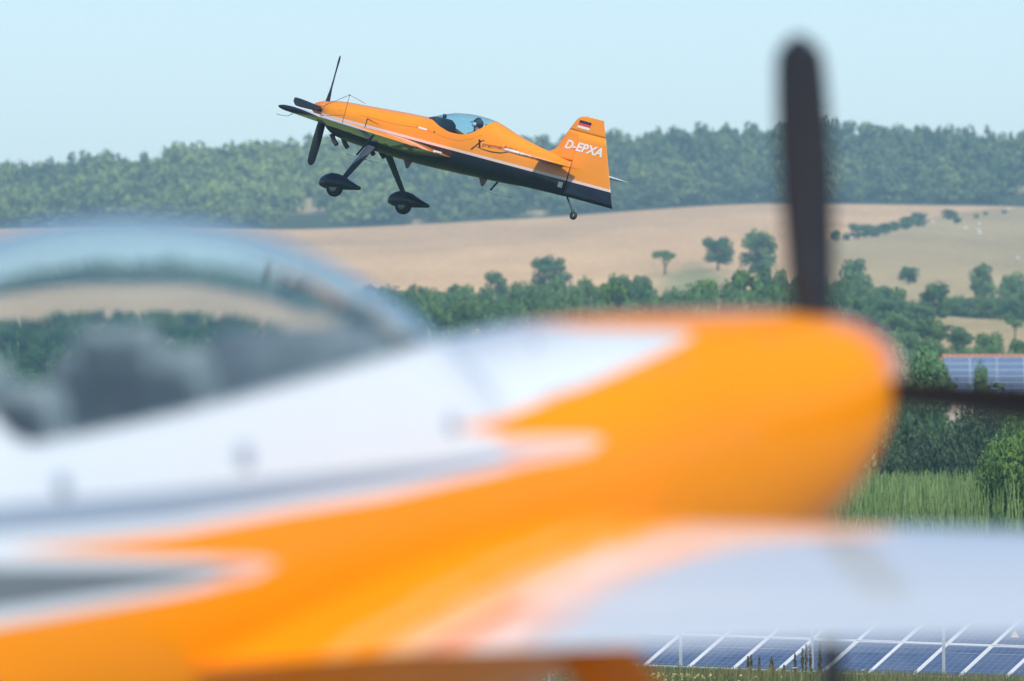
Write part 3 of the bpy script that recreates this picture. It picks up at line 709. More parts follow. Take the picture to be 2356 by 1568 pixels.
def airfoil(n=14):
    x = (1 - np.cos(np.linspace(0, math.pi, n + 1))) / 2
    y = 5 * (.2969 * np.sqrt(x) - .126 * x - .3516 * x**2 + .2843 * x**3 - .1015 * x**4 - .0008 * x)
    return x, y
AX, AY = airfoil()
def wing_half(name, parent, sgn, ys, le, te, zc, tk, mats, paint, x0=0.0, x1=1.0, tip=True, axis='y'):
    """airfoil surface between chord fractions x0..x1; le, te, zc, tk are functions of span"""
    n = 14; fr = x0 + (x1 - x0) * (1 - np.cos(np.linspace(0, math.pi, n + 1))) / 2
    hy = np.interp(fr, AX, AY)
    v = []; f = []; idx = []
    for y in ys:
        c = le(y) - te(y)
        for up in (1, -1):
            for x_, h in zip(fr, hy): v.append((le(y) - x_ * c, sgn * y, zc(y) + up * h * tk(y) * c))
    L = 2 * (n + 1)
    for i in range(len(ys) - 1):
        for up in (0, 1):
            for k in range(n):
                a = i*L + up*(n+1) + k; q = [a, a + 1, a + 1 + L, a + L]
                f.append(q); cc = np.mean([v[j] for j in q], axis=0); idx.append(paint(cc[0], abs(cc[1]), up == 0))
        for k in (0, n):
            a = i*L + k; q = [a, a + n + 1, a + n + 1 + L, a + L]; f.append(q); idx.append(paint(v[a][0], abs(v[a][1]), k == 0))
    for i in ((0, len(ys) - 1) if tip else ()):
        f.append([i*L + k for k in range(n + 1)] + [i*L + n + 1 + k for k in range(n, -1, -1)]); idx.append(paint(le(ys[i]), ys[i], True))
    return mesh(name, v, f, mats, parent, True, idx, weld=1e-5)

def add_wings(root, ys_tip, le, te, zc, tk, mats, paint, cap_mat, tip_len=.12, ail=(1.0, .25)):
    for sgn in (1, -1):
        yr = list(np.linspace(0.05, ail[0], 28)); yo = list(np.linspace(ail[0], ys_tip, 22))
        wing_half('wing', root, sgn, yr + yo[1:], le, te, zc, tk, mats, paint, 0, 1 - ail[1])
        wing_half('flap_fairing', root, sgn, yr, le, te, zc, tk, mats, paint, 1 - ail[1], 1)
        wing_half('aileron', root, sgn, list(np.linspace(ail[0] + .012, ys_tip - .02, 18)), le, te, zc, tk, mats, paint, 1 - ail[1] + .007, 1)
        # rounded tip cap
        v = []; f = []; n = 14; K = 6
        fr = (1 - np.cos(np.linspace(0, math.pi, n + 1))) / 2; hy = np.interp(fr, AX, AY)
        for j in range(K + 1):
            q = j / K * math.pi / 2; s_ = max(math.cos(q), .02); y = ys_tip + tip_len * math.sin(q); c = le(ys_tip) - te(ys_tip)
            for up in (1, -1):
                for x_, h in zip(fr, hy): v.append((le(ys_tip) - c*(.42 + (x_ - .42) * (.82 + .18 * s_)), sgn * y, zc(ys_tip) + up * h * tk(ys_tip) * c * s_))
        L = 2 * (n + 1)
        for i in range(K):
            for up in (0, 1):
                for k in range(n):
                    a = i*L + up*(n+1) + k; f.append((a, a+1, a+1+L, a+L))
        f.append([K*L + k for k in range(n + 1)] + [K*L + n + 1 + k for k in range(n, -1, -1)])
        mesh('wing_tip', v, f, cap_mat, root, True, None, 1e-5)

def blade(root, hub, R, phi, r0, chord=.155):
    """one propeller blade turned phi from up towards starboard"""
    rs = np.linspace(r0, R, 22); v = []; f = []; n = 10
    Rx = Matrix.Rotation(phi, 3, 'X')      # local: z along blade, x forward, y port
    for r_ in rs:
        t = (r_ - r0) / (R - r0)
        c = chord * float(np.interp(t, [0, .05, .2, .5, .75, .9, .96, .99, 1], [.72, .76, .9, 1, 1, .95, .8, .52, .2]))
        th = c * float(np.interp(t, [0, .08, .3, 1], [.8, .5, .2, .09])); pit = rad(float(np.interp(t, [0, .3, 1], [58, 42, 20])))
        for k in range(n):
            q = 2 * math.pi * k / n; cx, cy = c / 2 * math.cos(q), th / 2 * math.sin(q)
            p = Vector((cy * math.cos(pit) + cx * math.sin(pit), -cx * math.cos(pit) + cy * math.sin(pit), r_))
            v.append(Rx @ p + Vector(hub))
    for i in range(len(rs) - 1):
        for k in range(n): f.append((i*n + k, i*n + (k+1) % n, (i+1)*n + (k+1) % n, (i+1)*n + k))
    f.append(tuple(range(n))[::-1]); f.append(tuple((len(rs)-1)*n + k for k in range(n)))
    return mesh('propeller_blade', v, f, M['blade'], root, True, None, 1e-5)

def pose(name, hub_world, hub_local, f, L, U):
    o = empty(name); R = Matrix((f, L, U)).transposed().to_4x4()
    o.matrix_world = Matrix.Translation(Vector(hub_world)) @ R @ Matrix.Translation(-Vector(hub_local))
    return o
def axes(right, psi, th, ph):
    c, s = math.cos(rad(psi)), math.sin(rad(psi)); ct, st = math.cos(rad(th)), math.sin(rad(th)); cp, sp = math.cos(rad(ph)), math.sin(rad(ph))
    k = 1 if right else -1
    f = Vector((k*c*ct, s*ct, st)); L0 = Vector((-s, c, 0)) if right else Vector((-s, -c, 0)); U0 = Vector((-k*st*c, -st*s, ct))
    return f, L0*cp + U0*sp, U0*cp - L0*sp

def wheel_set(root, wc, leg_top, leg_bot, r, pant_mat, leg_mat, tilt, leg_w=(.2, .11), pant_l=.92, pant_h=.15):
    for sgn in (1, -1):
        c = Vector((wc[0], sgn * wc[1], wc[2]))
        a = Vector((leg_top[0], sgn*leg_top[1], leg_top[2])); b = Vector((leg_bot[0], sgn*leg_bot[1], leg_bot[2]))
        v = []; f = []; n = 12
        out = (b - a).normalized(); nrm = out.cross(Vector((1, 0, 0))).normalized()
        for t in np.linspace(0, 1, 9):
            bow = nrm * (-sgn * .0) ; p = a.lerp(b, t) + bow; wd = leg_w[0] + (leg_w[1] - leg_w[0]) * t
            for k in range(n):
                q = 2 * math.pi * k / n; v.append(p + Vector((1, 0, 0)) * wd / 2 * math.cos(q) + nrm * (.028 - .008*t) * math.sin(q))
        for i in range(8):
            for k in range(n): f.append((i*n + k, i*n + (k+1) % n, (i+1)*n + (k+1) % n, (i+1)*n + k))
        mesh('landing_gear_leg', v, f, leg_mat, root, True)
        # fairing
        v = []; f = []; n = 18; dirx = Vector((math.cos(tilt), 0, math.sin(tilt))); up = Vector((-math.sin(tilt), 0, math.cos(tilt)))
        xs = [.36, .345, .30, .22, .10, -.04, -.16, -.30, -.44, -.54, -.56]; hs = [.01, .35, .62, .85, 1, .97, .85, .6, .36, .22, .17]; wsd = [.01, .3, .55, .8, 1, 1, .9, .66, .4, .22, .16]
        zo = [-.02, -.02, -.01, 0, .015, .01, 0, -.03, -.055, -.07, -.07]
        for x_, h_, w_, z_ in zip(xs, hs, wsd, zo):
            for k in range(n):
                q = 2 * math.pi * k / n; p = c + dirx * x_ * pant_l / .92 + up * (.10 + z_ + h_ * pant_h * math.sin(q)) + Vector((0, .105 * w_ * math.cos(q), 0)); v.append(p)
        for i in range(len(xs) - 1):
            for k in range(n): f.append((i*n + k, i*n + (k+1) % n, (i+1)*n + (k+1) % n, (i+1)*n + k))
        f.append(tuple(range(n))[::-1]); f.append(tuple((len(xs)-1)*n + k for k in range(n)))
        mesh('wheel_fairing', v, f, pant_mat, root, True, None, 1e-5)
        wo = MB().lathe([(-.062, r*.55), (-.06, r*.8), (-.045, r*.94), (-.02, r), (.02, r), (.045, r*.94), (.06, r*.8), (.062, r*.55)], c, (0, 1, 0), 28).build('wheel', M['rubber'], root, True)
        MB().lathe([(-.066, r*.2), (-.064, r*.5), (.064, r*.5), (.066, r*.2)], c, (0, 1, 0), 18).build('hub', M['metal'], wo, True)

def text_mesh(s, size, shear=0.25, bold=0.0, space=1.0):
    cu = bpy.data.curves.new('lettering', 'FONT'); cu.body = s; cu.size = size; cu.shear = shear; cu.offset = bold; cu.space_character = space; cu.resolution_u = 3
    o = bpy.data.objects.new('lettering', cu); C.objects.link(o)
    dg = bpy.context.evaluated_depsgraph_get(); dg.update()
    me = bpy.data.meshes.new_from_object(o.evaluated_get(dg)); v = [tuple(q.co) for q in me.vertices]; f = [tuple(p.vertices) for p in me.polygons]
    bpy.data.objects.remove(o); bpy.data.curves.remove(cu); bpy.data.meshes.remove(me)
    return v, f

# ---- the aircraft in flight
fF, fL, fU = axes(False, 35, 13.2, 7.2)
FD = FOC / 127.0
plane = pose('aerobatic_aircraft', ((712.5 - 1178) / FOC * FD, FD, CAM_Z + (VH - 251) / FOC * FD), (0, 0, 0), fF, fL, fU)
tag(plane, 'orange aerobatic aircraft with black belly climbing in flight above the tan field', 'aircraft')
B = Body([(-.42, .22, .225, -.14, .04), (-.47, .265, .245, -.19, .03), (-.58, .315, .27, -.29, .02), (-.75, .35, .295, -.36, 0), (-1.1, .385, .32, -.40, 0), (-1.6, .39, .352, -.43, 0),
          (-2.2, .385, .392, -.45, .02), (-2.60, .38, .412, -.455, .03), (-2.96, .385, .535, -.45, .04), (-3.25, .385, .622, -.44, .05), (-3.67, .37, .665, -.43, .06), (-3.95, .35, .655, -.415, .06),
          (-4.12, .33, .63, -.41, .06), (-4.4, .29, .555, -.40, .05), (-4.66, .255, .488, -.385, .04), (-5.0, .205, .42, -.36, .03), (-5.3, .16, .375, -.35, .02), (-5.6, .115, .355, -.345, 0), (-5.87, .07, .34, -.34, 0)],
         [(-2.60, .412), (-2.85, .385), (-3.15, .29), (-3.4, .245), (-3.57, .25), (-3.78, .32), (-3.95, .46), (-4.06, .64)])
Z1, Z2 = -.062, -.014
ring = sorted(set([-.42, -.44, -.47, -.52, -.58] + list(np.round(np.arange(-.65, -2.6, -.11), 3)) + list(np.round(np.linspace(-2.60, -4.06, 34), 4)) + list(np.round(np.arange(-4.14, -5.87, -.12), 3)) + [-5.87]), reverse=True)
fp = lambda a, y, z: 2 if z < Z1 else (1 if z < Z2 else 0)
FM = [M['orange'], M['blush'], M['black']]
B.build(B.rings([Z1, Z2], [10, 2, 10], ring), 'fuselage', FM, plane, fp)
cring = [a for a in ring if B.c1 <= a <= B.c0]
B.build(B.rings([], [0, 8], cring, 'canopy'), 'canopy', M['glass2'], plane, None, False)
tub = []
for a in np.linspace(-2.5, -4.0, 16):
    ts = B.ang(a, min(B.sz(a), B.t(a) - .02) - .03); tub.append([B.pt(a, q, .93) for q in np.linspace(-math.pi / 2, ts, 12)])
B.build(tub, 'cockpit_tub', M['cockpit'], plane, None, False)
# coaming, instrument panel, seat
m = MB(); v = []
for a, hw, z in ((-2.62, .16, .395), (-2.8, .26, .44), (-2.98, .29, .465), (-3.02, .28, .43)):
    v += [(a, -hw, .22), (a, -hw, z - .05), (a, -hw*.6, z), (a, hw*.6, z), (a, hw, z - .05), (a, hw, .22)]
m.add(v, [(i*6 + k, i*6 + k + 1, (i+1)*6 + k + 1, (i+1)*6 + k) for i in range(3) for k in range(5)] + [(18, 19, 20, 21, 22, 23), (5, 4, 3, 2, 1, 0)]); m.box((-2.92, 0, .50), (.05, .05, .08))
m.build('instrument_coaming', M['cockpit'], plane, True)
MB().box((-3.86, 0, .18), (.10, .42, .62), Matrix.Rotation(rad(-14), 3, 'Y')).box((-3.62, 0, -.13), (.46, .42, .08)).box((-3.93, 0, .47), (.07, .2, .16)).build('seat', M['seat'], plane)

# spinner and blades
sp = MB().lathe([(0, .176), (.06, .172), (.13, .157), (.2, .133), (.27, .102), (.33, .066), (.37, .034), (.385, .004)], (-.405, 0, .05), (1, 0, 0), 32).build('spinner', M['spinner'], plane, True)
for k, dphi in enumerate((1, 91, 181, 271)): blade(plane, (-.34, 0, .05), 1.03, rad(dphi), .13, .17)
# fin and rudder
FLE = [(.34, -5.20), (.385, -5.33), (.44, -5.42), (.58, -5.49), (.72, -5.555), (.89, -5.635), (1.0, -5.69), (1.07, -5.735), (1.115, -5.80), (1.14, -5.90)]
fle = pchip([q[0] for q in FLE], [q[1] for q in FLE]); fte = lambda z: -6.28 - .65 * (1.145 - z) / 1.47
HG = -5.88
def half_t(a, z):
    if a < HG and z < .84: k = (a - fte(z)) / (HG - fte(z)); return .062 * max(k, 0) * (1 if z > .3 else 1.0) + .004
    le = fle(max(z, .34)); x = min(max((le - a) / max(le - fte(z), .05), 0), 1); return max(float(np.interp(x, AX, AY)) * .115 * min(le - fte(z), 1.0), .003) if z >= .84 or a >= HG else .02
def vert_surface(name, zs, a_f, a_r, mats, paint, n=12):
    v = []; f = []; idx = []
    for z in zs:
        for sgn in (1, -1):
            for t in (1 - np.cos(np.linspace(0, math.pi, n + 1))) / 2:
                a = a_f(z) + (a_r(z) - a_f(z)) * t; v.append((a, sgn * half_t(a, z), z))
    L = 2 * (n + 1)
    for i in range(len(zs) - 1):
        for s_ in (0, 1):
            for k in range(n):
                q = i*L + s_*(n+1) + k; f.append((q, q+1, q+1+L, q+L)); idx.append(paint((zs[i] + zs[i+1]) / 2))
        for k in (0, n):
            q = i*L + k; f.append((q, q + n + 1, q + n + 1 + L, q + L)); idx.append(paint((zs[i] + zs[i+1]) / 2))
    for i in (0, len(zs) - 1):
        f.append([i*L + k for k in range(n + 1)] + [i*L + n + 1 + k for k in range(n, -1, -1)]); idx.append(paint(zs[i]))
    return mesh(name, v, f, mats, plane, True, idx, 1e-5)
zp = lambda z: 2 if z < Z1 else (1 if z < Z2 else 0)
vert_surface('fin', [.30, .34, .385, .44, .5, .58, .65, .72, .78, .8385], lambda z: fle(max(z, .34)), lambda z: HG + .006, FM, lambda z: 0)
rd = vert_surface('rudder', [-.335, -.25, -.15, Z1, Z2, .1, .2, .3, .4, .5, .6, .7, .8395], lambda z: HG - .008, fte, FM, zp)
vert_surface('rudder_horn', [.8405, .89, .95, 1.0, 1.04, 1.07, 1.095, 1.115, 1.13, 1.14], lambda z: fle(z), fte, FM, lambda z: 0)
# tailplane
sle = lambda y: -5.25 - .16 * y / 1.6; ste = lambda y: -6.085 + .01 * y / 1.6; sz_ = lambda y: .19; stk = lambda y: .10
spaint = lambda a, y, up: 2 if not up else (1 if y > .72 and a > -6.02 else 0)
for sgn in (1, -1):
    wing_half('tailplane', plane, sgn, list(np.linspace(.05, 1.6, 16)), sle, ste, sz_, stk, FM, spaint, 0, .58)
    wing_half('elevator', plane, sgn, list(np.linspace(.14, 1.6, 14)), sle, ste, sz_, stk, FM, spaint, .59, 1)
# wings
wle = lambda y: -1.93 - .03 * y / 3.7; wte = lambda y: -3.48 + .64 * y / 3.7 - .12 * max(0, 1 - y / .9); wz = lambda y: -.20 + .11 * y / 3.7; wtk = lambda y: .16 - .035 * y / 3.7
WM = [M['orange'], M['blush'], M['black'], M['under']]
def wpaint(a, y, up):
    if not up: return 3 if a < wle(y) - .06 else 2 if y > 2.6 else 0
    if y > 2.35 + .25 * ((a + 2.4)): return 1
    return 0
add_wings(plane, 3.68, wle, wte, wz, wtk, WM, wpaint, M['black'], .09)
# spades below the ailerons
for sgn in (1, -1):
    y = 2.18 * sgn
    so = MB().tube([(-3.05, y, -.16), (-2.93, y, -.36), (-2.80, y, -.58)], [.022, .02, .018], 8).build('spade_arm', M['black'], plane, True)
    MB().add([(-2.62, y - .06, -.60), (-2.62, y + .06, -.60), (-3.12, y + .26, -.615), (-3.12, y - .26, -.615), (-2.62, y - .06, -.607), (-2.62, y + .06, -.607), (-3.12, y + .26, -.622), (-3.12, y - .26, -.622)],
             [(0,1,2,3),(7,6,5,4),(0,4,5,1),(1,5,6,2),(2,6,7,3),(3,7,4,0)]).build('spade', M['black'], plane)
# sighting frames and wires at the wing tips
for sgn in (1, -1):
    y = 3.1 * sgn
    MB().tube([(-2.97, y, .42), (-2.97, y, -.09)], .0045, 6).tube([(-2.97, y, .42), (-2.30, y, .0)], .0045, 6).tube([(-2.97, y, .05), (-2.60, y, -.04)], .004, 6).tube([(-2.97, y, .42), (-3.22, y, .37), (-3.35, y, .34)], .004, 6).lathe([(-.015, .004), (0, .014), (.015, .004)], (-2.97, y, .42), (0, 0, 1), 8).build('sighting_frame', M['gearleg'], plane, True)
MB().tube([(-2.31, 3.7, -.09), (-2.29, 3.7, -.17), (-2.21, 3.7, -.225), (-2.05, 3.7, -.24), (-1.96, 3.7, -.235)], .006, 6).build('pitot_tube', M['metal'], plane, True)
wheel_set(plane, (-1.77, 1.115, -1.25), (-1.70, .24, -.36), (-1.82, 1.05, -1.12), .165, M['black'], M['gearleg'], rad(-8))
# tail wheel
tw = MB().tube([(-5.93, 0, -.33), (-6.08, 0, -.50), (-6.12, 0, -.56)], [.016, .014, .018], 8).tube([(-6.12, .035, -.52), (-6.17, .035, -.62)], .012, 6).tube([(-6.12, -.035, -.52), (-6.17, -.035, -.62)], .012, 6).build('tail_wheel_strut', M['gearleg'], plane, True)
twl = MB().lathe([(-.025, .045), (-.024, .06), (-.012, .074), (.012, .074), (.024, .06), (.025, .045)], (-6.17, 0, -.63), (0, 1, 0), 20).build('tail_wheel', M['rubber'], plane, True)
MB().lathe([(-.0275, .01), (-.027, .034), (.027, .034), (.0275, .01)], (-6.17, 0, -.63), (0, 1, 0), 14).build('hub', M['metal'], twl, True)
# exhausts, vents, outlets
for y, a in ((.14, -.72), (-.10, -.80), (.12, -1.55), (-.12, -1.62)):
    MB().tube([(a, y, -.34), (a - .07, y, -.43), (a - .16, y, -.50)], [.045, .045, .042], 10).build('exhaust_pipe', M['exhaust'] if a > -1 else M['cockpit'], plane, True)
for a, z in ((-2.40, -.445), (-4.09, -.405)):
    MB().add([(a + .10, -.012, z), (a - .08, -.012, z), (a - .03, -.004, z - .14), (a + .01, -.004, z - .14), (a + .10, .012, z), (a - .08, .012, z), (a - .03, .004, z - .14), (a + .01, .004, z - .14)],
             [(0,1,2,3), (7,6,5,4), (0,4,5,1), (1,5,6,2), (2,6,7,3), (3,7,4,0)]).build('drain_fin', M['exhaust'], plane)
def on_side(pts, off=.005): return [(a, B.side(a, z) + off, z) for a, z in pts]
for sgn in (1, -1):
    k = lambda pts, off=.005: [(p[0], sgn * p[1], p[2]) for p in on_side(pts, off)]
    MB().add(k([(-1.545, .10), (-1.575, .105), (-1.575, -.045), (-1.555, -.05)], .006) + k([(-1.575, .09), (-1.9, .035)], .005), [(0, 1, 2, 3), (1, 5, 4)], 0).build('cowl_outlet', M['seam'], plane)  # flat dark strip for the outlet, slim wedge painted as its shading
    MB().add(k([(-2.68, .20), (-2.88, .195), (-2.88, .165), (-2.68, .17)]), [(0,1,2,3)]).build('white_marking', M['decal'], plane)
    for pts in ([(-.46, .10), (-.9, .12), (-1.5, .125), (-2.2, .13), (-2.7, .18)], [(-1.5, .33), (-1.52, .2), (-1.55, .12)], [(-.98, .27), (-1.0, .12), (-1.02, -.04)], [(-4.35, .5), (-4.38, .3), (-4.4, .0), (-4.42, -.2)], [(-5.15, .36), (-5.17, .2), (-5.18, .0)], [(-2.45, .33), (-2.55, .22), (-2.9, .17), (-3.3, .13), (-3.6, .13), (-3.85, .22), (-4.02, .34)]):
        MB().tube(k(pts, .001), .002, 5).build('panel_seam', M['seam'], plane)
    MB().lathe([(0, .018), (.006, .014)], k([(-3.05, .175)], .0)[0], (0, sgn, 0), 10).build('fuel_cap', M['decal_dk'], plane)
    MB().box((-5.78, sgn * (B.side(-5.78, -.16) + .006), -.155), (.09, .012, .10)).build('white_marking', M['flag_pale'], plane)
    MB().box((-3.40, sgn * .62, -.152), (.17, .03, .03)).build('white_marking', M['decal'], plane)
    # registration, flag, maker's lettering
    v, f = text_mesh('D-EPXA', .235, .22, .0075, 1.02); xs = [p[0] for p in v]; wd = max(xs) - min(xs); sc = .80 / wd
    pts = []
    for p in v:
        s_ = (p[0] - min(xs)) * sc; a = (-5.645 - s_) if sgn > 0 else (-6.45 + s_); z = .505 + p[1] * .93; pts.append((a, sgn * (half_t(a, z) + .006), z))
    mesh('registration_lettering', pts, f if sgn < 0 else f, M['decal'], plane, False)
    v = []; f = []; idx = []
    for r_ in range(4):
        for c_ in range(9):
            a = -5.805 - c_ * .0325 - r_ * -.004; z = 1.052 - r_ * .048 - c_ * .0006; v.append((a, sgn * (half_t(a, z) + .006), z))
    for r_ in range(3):
        for c_ in range(8): f.append((r_*9 + c_, r_*9 + c_ + 1, (r_+1)*9 + c_ + 1, (r_+1)*9 + c_)); idx.append(r_)
    mesh('flag_decal', v, f, [M['decal_dk'], M['flag_red'], M['flag_pale']], plane, False, idx)
    def side_letters(name, s, size, a0, z0, width, shear, bold, m_, dz=0.0):
        v, f = text_mesh(s, size, shear, bold); xs = [p[0] for p in v]; sc = width / (max(xs) - min(xs)); pts = []
        for p in v:
            s_ = (p[0] - min(xs)) * sc; a = (a0 - s_) if sgn > 0 else (a0 - width + s_); z = z0 + p[1] + dz * (s_ / width); pts.append((a, sgn * (B.side(a, z) + .006), z))
        mesh(name, pts, f, m_, plane, False)
    side_letters('maker_lettering', 'tremeAir', .105, -4.10, .148, .60, .35, .000, M['decal_red'], .06)
    def strokes(quads): 
        mm = MB()
        for q in quads: mm.add(k([(a if sgn > 0 else a, z) for a, z in q], .006), [(0, 1, 2, 3)])
        return mm
    strokes([[(-3.895, .045), (-3.93, .045), (-4.075, .235), (-4.055, .245)], [(-3.995, .255), (-4.03, .255), (-4.085, .115), (-4.045, .115)], [(-4.055, .245), (-4.075, .235), (-4.12, .262), (-4.118, .266)]]).build('emblem_letter', M['decal_dk'], plane)
    sw = [(-3.99, .118), (-4.15, .098), (-4.32, .095), (-4.5, .12), (-4.65, .175), (-4.79, .27)]; wid = [.004, .010, .016, .016, .010, .003]
    mm = MB(); up = k([(a, z + w_ / 2) for (a, z), w_ in zip(sw, wid)], .006); dn = k([(a, z - w_ / 2) for (a, z), w_ in zip(sw, wid)], .006)
    mm.add(up + dn, [(i, i + 1, i + 7, i + 6) for i in range(5)]).build('emblem_swoosh', M['decal_dk'], plane)

# pilot
def make_pilot():
    root = bpy.data.objects.new('person', None); C.objects.link(root); root.matrix_world = plane.matrix_world.copy()
    J = dict(pel=(-3.66, 0, -.03), bel=(-3.70, 0, .10), che=(-3.73, 0, .25), nb=(-3.70, 0, .36), nk=(-3.67, 0, .425), hd=(-3.655, 0, .50), ht=(-3.67, 0, .575),
             ls=(-3.70, .17, .31), le=(-3.58, .25, .12), lw=(-3.36, .12, .08), lh=(-3.28, .08, .09), rs=(-3.70, -.17, .31), re=(-3.58, -.25, .12), rw=(-3.36, -.10, .08), rh=(-3.28, -.05, .10),
             lk=(-3.22, .15, .12), la=(-2.86, .12, -.12), lt=(-2.74, .12, -.06), rk=(-3.22, -.15, .12), ra=(-2.86, -.12, -.12), rt=(-2.74, -.12, -.06))
    Rr = dict(pel=.15, bel=.145, che=.155, nb=.085, nk=.058, hd=.085, ht=.07, ls=.075, le=.052, lw=.036, lh=.04, rs=.075, re=.052, rw=.036, rh=.04, lk=.07, la=.045, lt=.04, rk=.07, ra=.045, rt=.04)
    E = ['pel bel', 'bel che', 'che nb', 'nb nk', 'nk hd', 'hd ht', 'che ls', 'ls le', 'le lw', 'lw lh', 'che rs', 'rs re', 're rw', 'rw rh', 'pel lk', 'lk la', 'la lt', 'pel rk', 'rk ra', 'ra rt']
    ks = list(J); me = bpy.data.meshes.new('body'); me.from_pydata([J[k] for k in ks], [tuple(ks.index(x) for x in e.split()) for e in E], [])
    o = bpy.data.objects.new('body', me); C.objects.link(o)
    md = o.modifiers.new('s', 'SKIN'); md.use_smooth_shade = True; o.modifiers.new('d', 'SUBSURF').levels = 2
    for k, sv in zip(ks, me.skin_vertices[0].data): sv.radius = (Rr[k], Rr[k]); sv.use_root = (k == 'pel')
    dg = bpy.context.evaluated_depsgraph_get(); dg.update(); bm_ = bpy.data.meshes.new_from_object(o.evaluated_get(dg))
    bpy.data.objects.remove(o); bm_.materials.clear(); bm_.materials.append(M['suit']); bm_.materials.append(M['skin'])
    for p in bm_.polygons: p.material_index = 1 if (p.center.z > .40 and abs(p.center.y) < .12) or (p.center.x > -3.38 and p.center.x < -3.2 and p.center.z < .16 and p.center.z > .03 and abs(p.center.y) < .13 and p.area < .0012) else 0
    for vx in bm_.vertices:      # nose, brow and chin drawn out of the head
        c = vx.co
        if c.z > .43 and c.x > -3.60:
            c.x += .022 * math.exp(-((c.z - .495) / .014) ** 2 - (c.y / .014) ** 2) + .010 * math.exp(-((c.z - .445) / .015) ** 2 - (c.y / .025) ** 2)
    b = link('body', bm_, root); 
    m = MB(); m.lathe([(-.02, .092), (.01, .098), (.045, .092), (.075, .07), (.095, .03), (.1, .004)], (-3.667, 0, .515), (-.05, 0, 1), 20); m.add([(-3.575, -.06, .53), (-3.575, .06, .53), (-3.51, .04, .515), (-3.51, -.04, .515), (-3.575, -.06, .535), (-3.575, .06, .535), (-3.51, .04, .52), (-3.51, -.04, .52)], [(0,1,2,3),(7,6,5,4),(0,4,5,1),(1,5,6,2),(2,6,7,3),(3,7,4,0)])
    m.build('cap', M['cap'], root, True)
    for s_ in (1, -1):
        MB().lathe([(-.02, .03), (0, .044), (.025, .044), (.04, .03), (.045, .005)], (-3.655, s_ * .088, .492), (0, s_, 0), 18).build('headset_cup', M['cup'], root, True)
        MB().lathe([(-.004, .004), (0, .009), (.006, .006)], (-3.585, s_ * .03, .512), (1, 0, 0), 10).build('eye', M['cockpit'], root, True)
    MB().tube([(-3.66, .125 * math.cos(q), .50 + .125 * math.sin(q)) for q in np.linspace(.1, math.pi - .1, 12)], .009, 6).build('headset_band', M['cockpit'], root, True)
    tag(root, 'pilot in dark flight suit and cap with white headset in the orange cockpit', 'person')
make_pilot()

# ---- the aircraft in the foreground
gF, gL, gU = axes(True, 50, 10.5, 0)
GD = 32.0
near = pose('parked_aircraft', ((1870 - 1178) / FOC * GD, GD, CAM_Z + (VH - 890) / FOC * GD), (0, 0, 0), gF, gL, gU)
tag(near, 'large blurred white and orange aircraft with black propeller filling the foreground', 'aircraft')
G = Body([(-.04, .31, .195, -.15, .0), (-.09, .355, .22, -.22, .0), (-.20, .385, .25, -.33, -.01), (-.5, .405, .30, -.46, -.03), (-1.04, .42, .375, -.56, -.02), (-1.74, .425, .43, -.59, 0),
          (-1.83, .425, .515, -.59, 0), (-1.93, .425, .605, -.59, 0), (-2.14, .42, .745, -.585, .01), (-2.36, .42, .845, -.58, .01), (-2.59, .42, .912, -.57, .02), (-2.83, .42, .955, -.56, .02), (-3.1, .42, .977, -.55, .02), (-3.4, .41, .977, -.53, .02),
          (-3.8, .39, .945, -.50, .02), (-4.1, .36, .88, -.47, .03), (-4.7, .29, .70, -.42, .05), (-5.3, .21, .53, -.38, .06), (-6.0, .12, .42, -.34, .05), (-6.5, .05, .37, -.31, .03)],
         [(-1.74, .43), (-1.90, .452), (-2.1, .462), (-3.0, .468), (-3.4, .478), (-3.64, .49), (-3.76, .63), (-3.98, .89)])
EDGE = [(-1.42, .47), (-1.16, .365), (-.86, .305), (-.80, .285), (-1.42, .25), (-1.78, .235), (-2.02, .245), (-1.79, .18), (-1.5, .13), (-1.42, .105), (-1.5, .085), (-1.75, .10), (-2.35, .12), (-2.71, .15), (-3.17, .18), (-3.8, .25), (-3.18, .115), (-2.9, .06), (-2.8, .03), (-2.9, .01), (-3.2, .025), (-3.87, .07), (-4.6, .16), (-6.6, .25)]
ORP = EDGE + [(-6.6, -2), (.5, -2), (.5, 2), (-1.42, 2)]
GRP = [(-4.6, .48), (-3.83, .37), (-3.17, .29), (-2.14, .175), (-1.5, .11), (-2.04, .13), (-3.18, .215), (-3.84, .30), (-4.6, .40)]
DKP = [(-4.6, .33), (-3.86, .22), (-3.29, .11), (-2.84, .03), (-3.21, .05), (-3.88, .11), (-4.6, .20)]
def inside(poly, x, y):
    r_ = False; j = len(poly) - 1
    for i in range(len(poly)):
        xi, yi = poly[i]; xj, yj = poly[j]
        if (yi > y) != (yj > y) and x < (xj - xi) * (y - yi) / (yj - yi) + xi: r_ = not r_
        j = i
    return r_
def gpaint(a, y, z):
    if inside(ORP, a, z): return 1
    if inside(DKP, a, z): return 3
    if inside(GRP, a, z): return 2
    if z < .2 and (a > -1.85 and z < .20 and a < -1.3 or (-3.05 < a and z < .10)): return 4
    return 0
gring = sorted(set([-.04, -.06, -.09, -.14] + list(np.round(np.arange(-.2, -1.74, -.03), 3)) + list(np.round(np.linspace(-1.74, -3.98, 80), 4)) + list(np.round(np.arange(-4.05, -6.5, -.08), 3)) + [-6.5]), reverse=True)
GM = [M['white'], M['orange2'], M['silver'], M['dkgrey'], M['pink']]
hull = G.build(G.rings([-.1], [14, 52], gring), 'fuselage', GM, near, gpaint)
bm = bmesh.new(); bm.from_mesh(hull.data)                    # cut clean masking edges into the skin
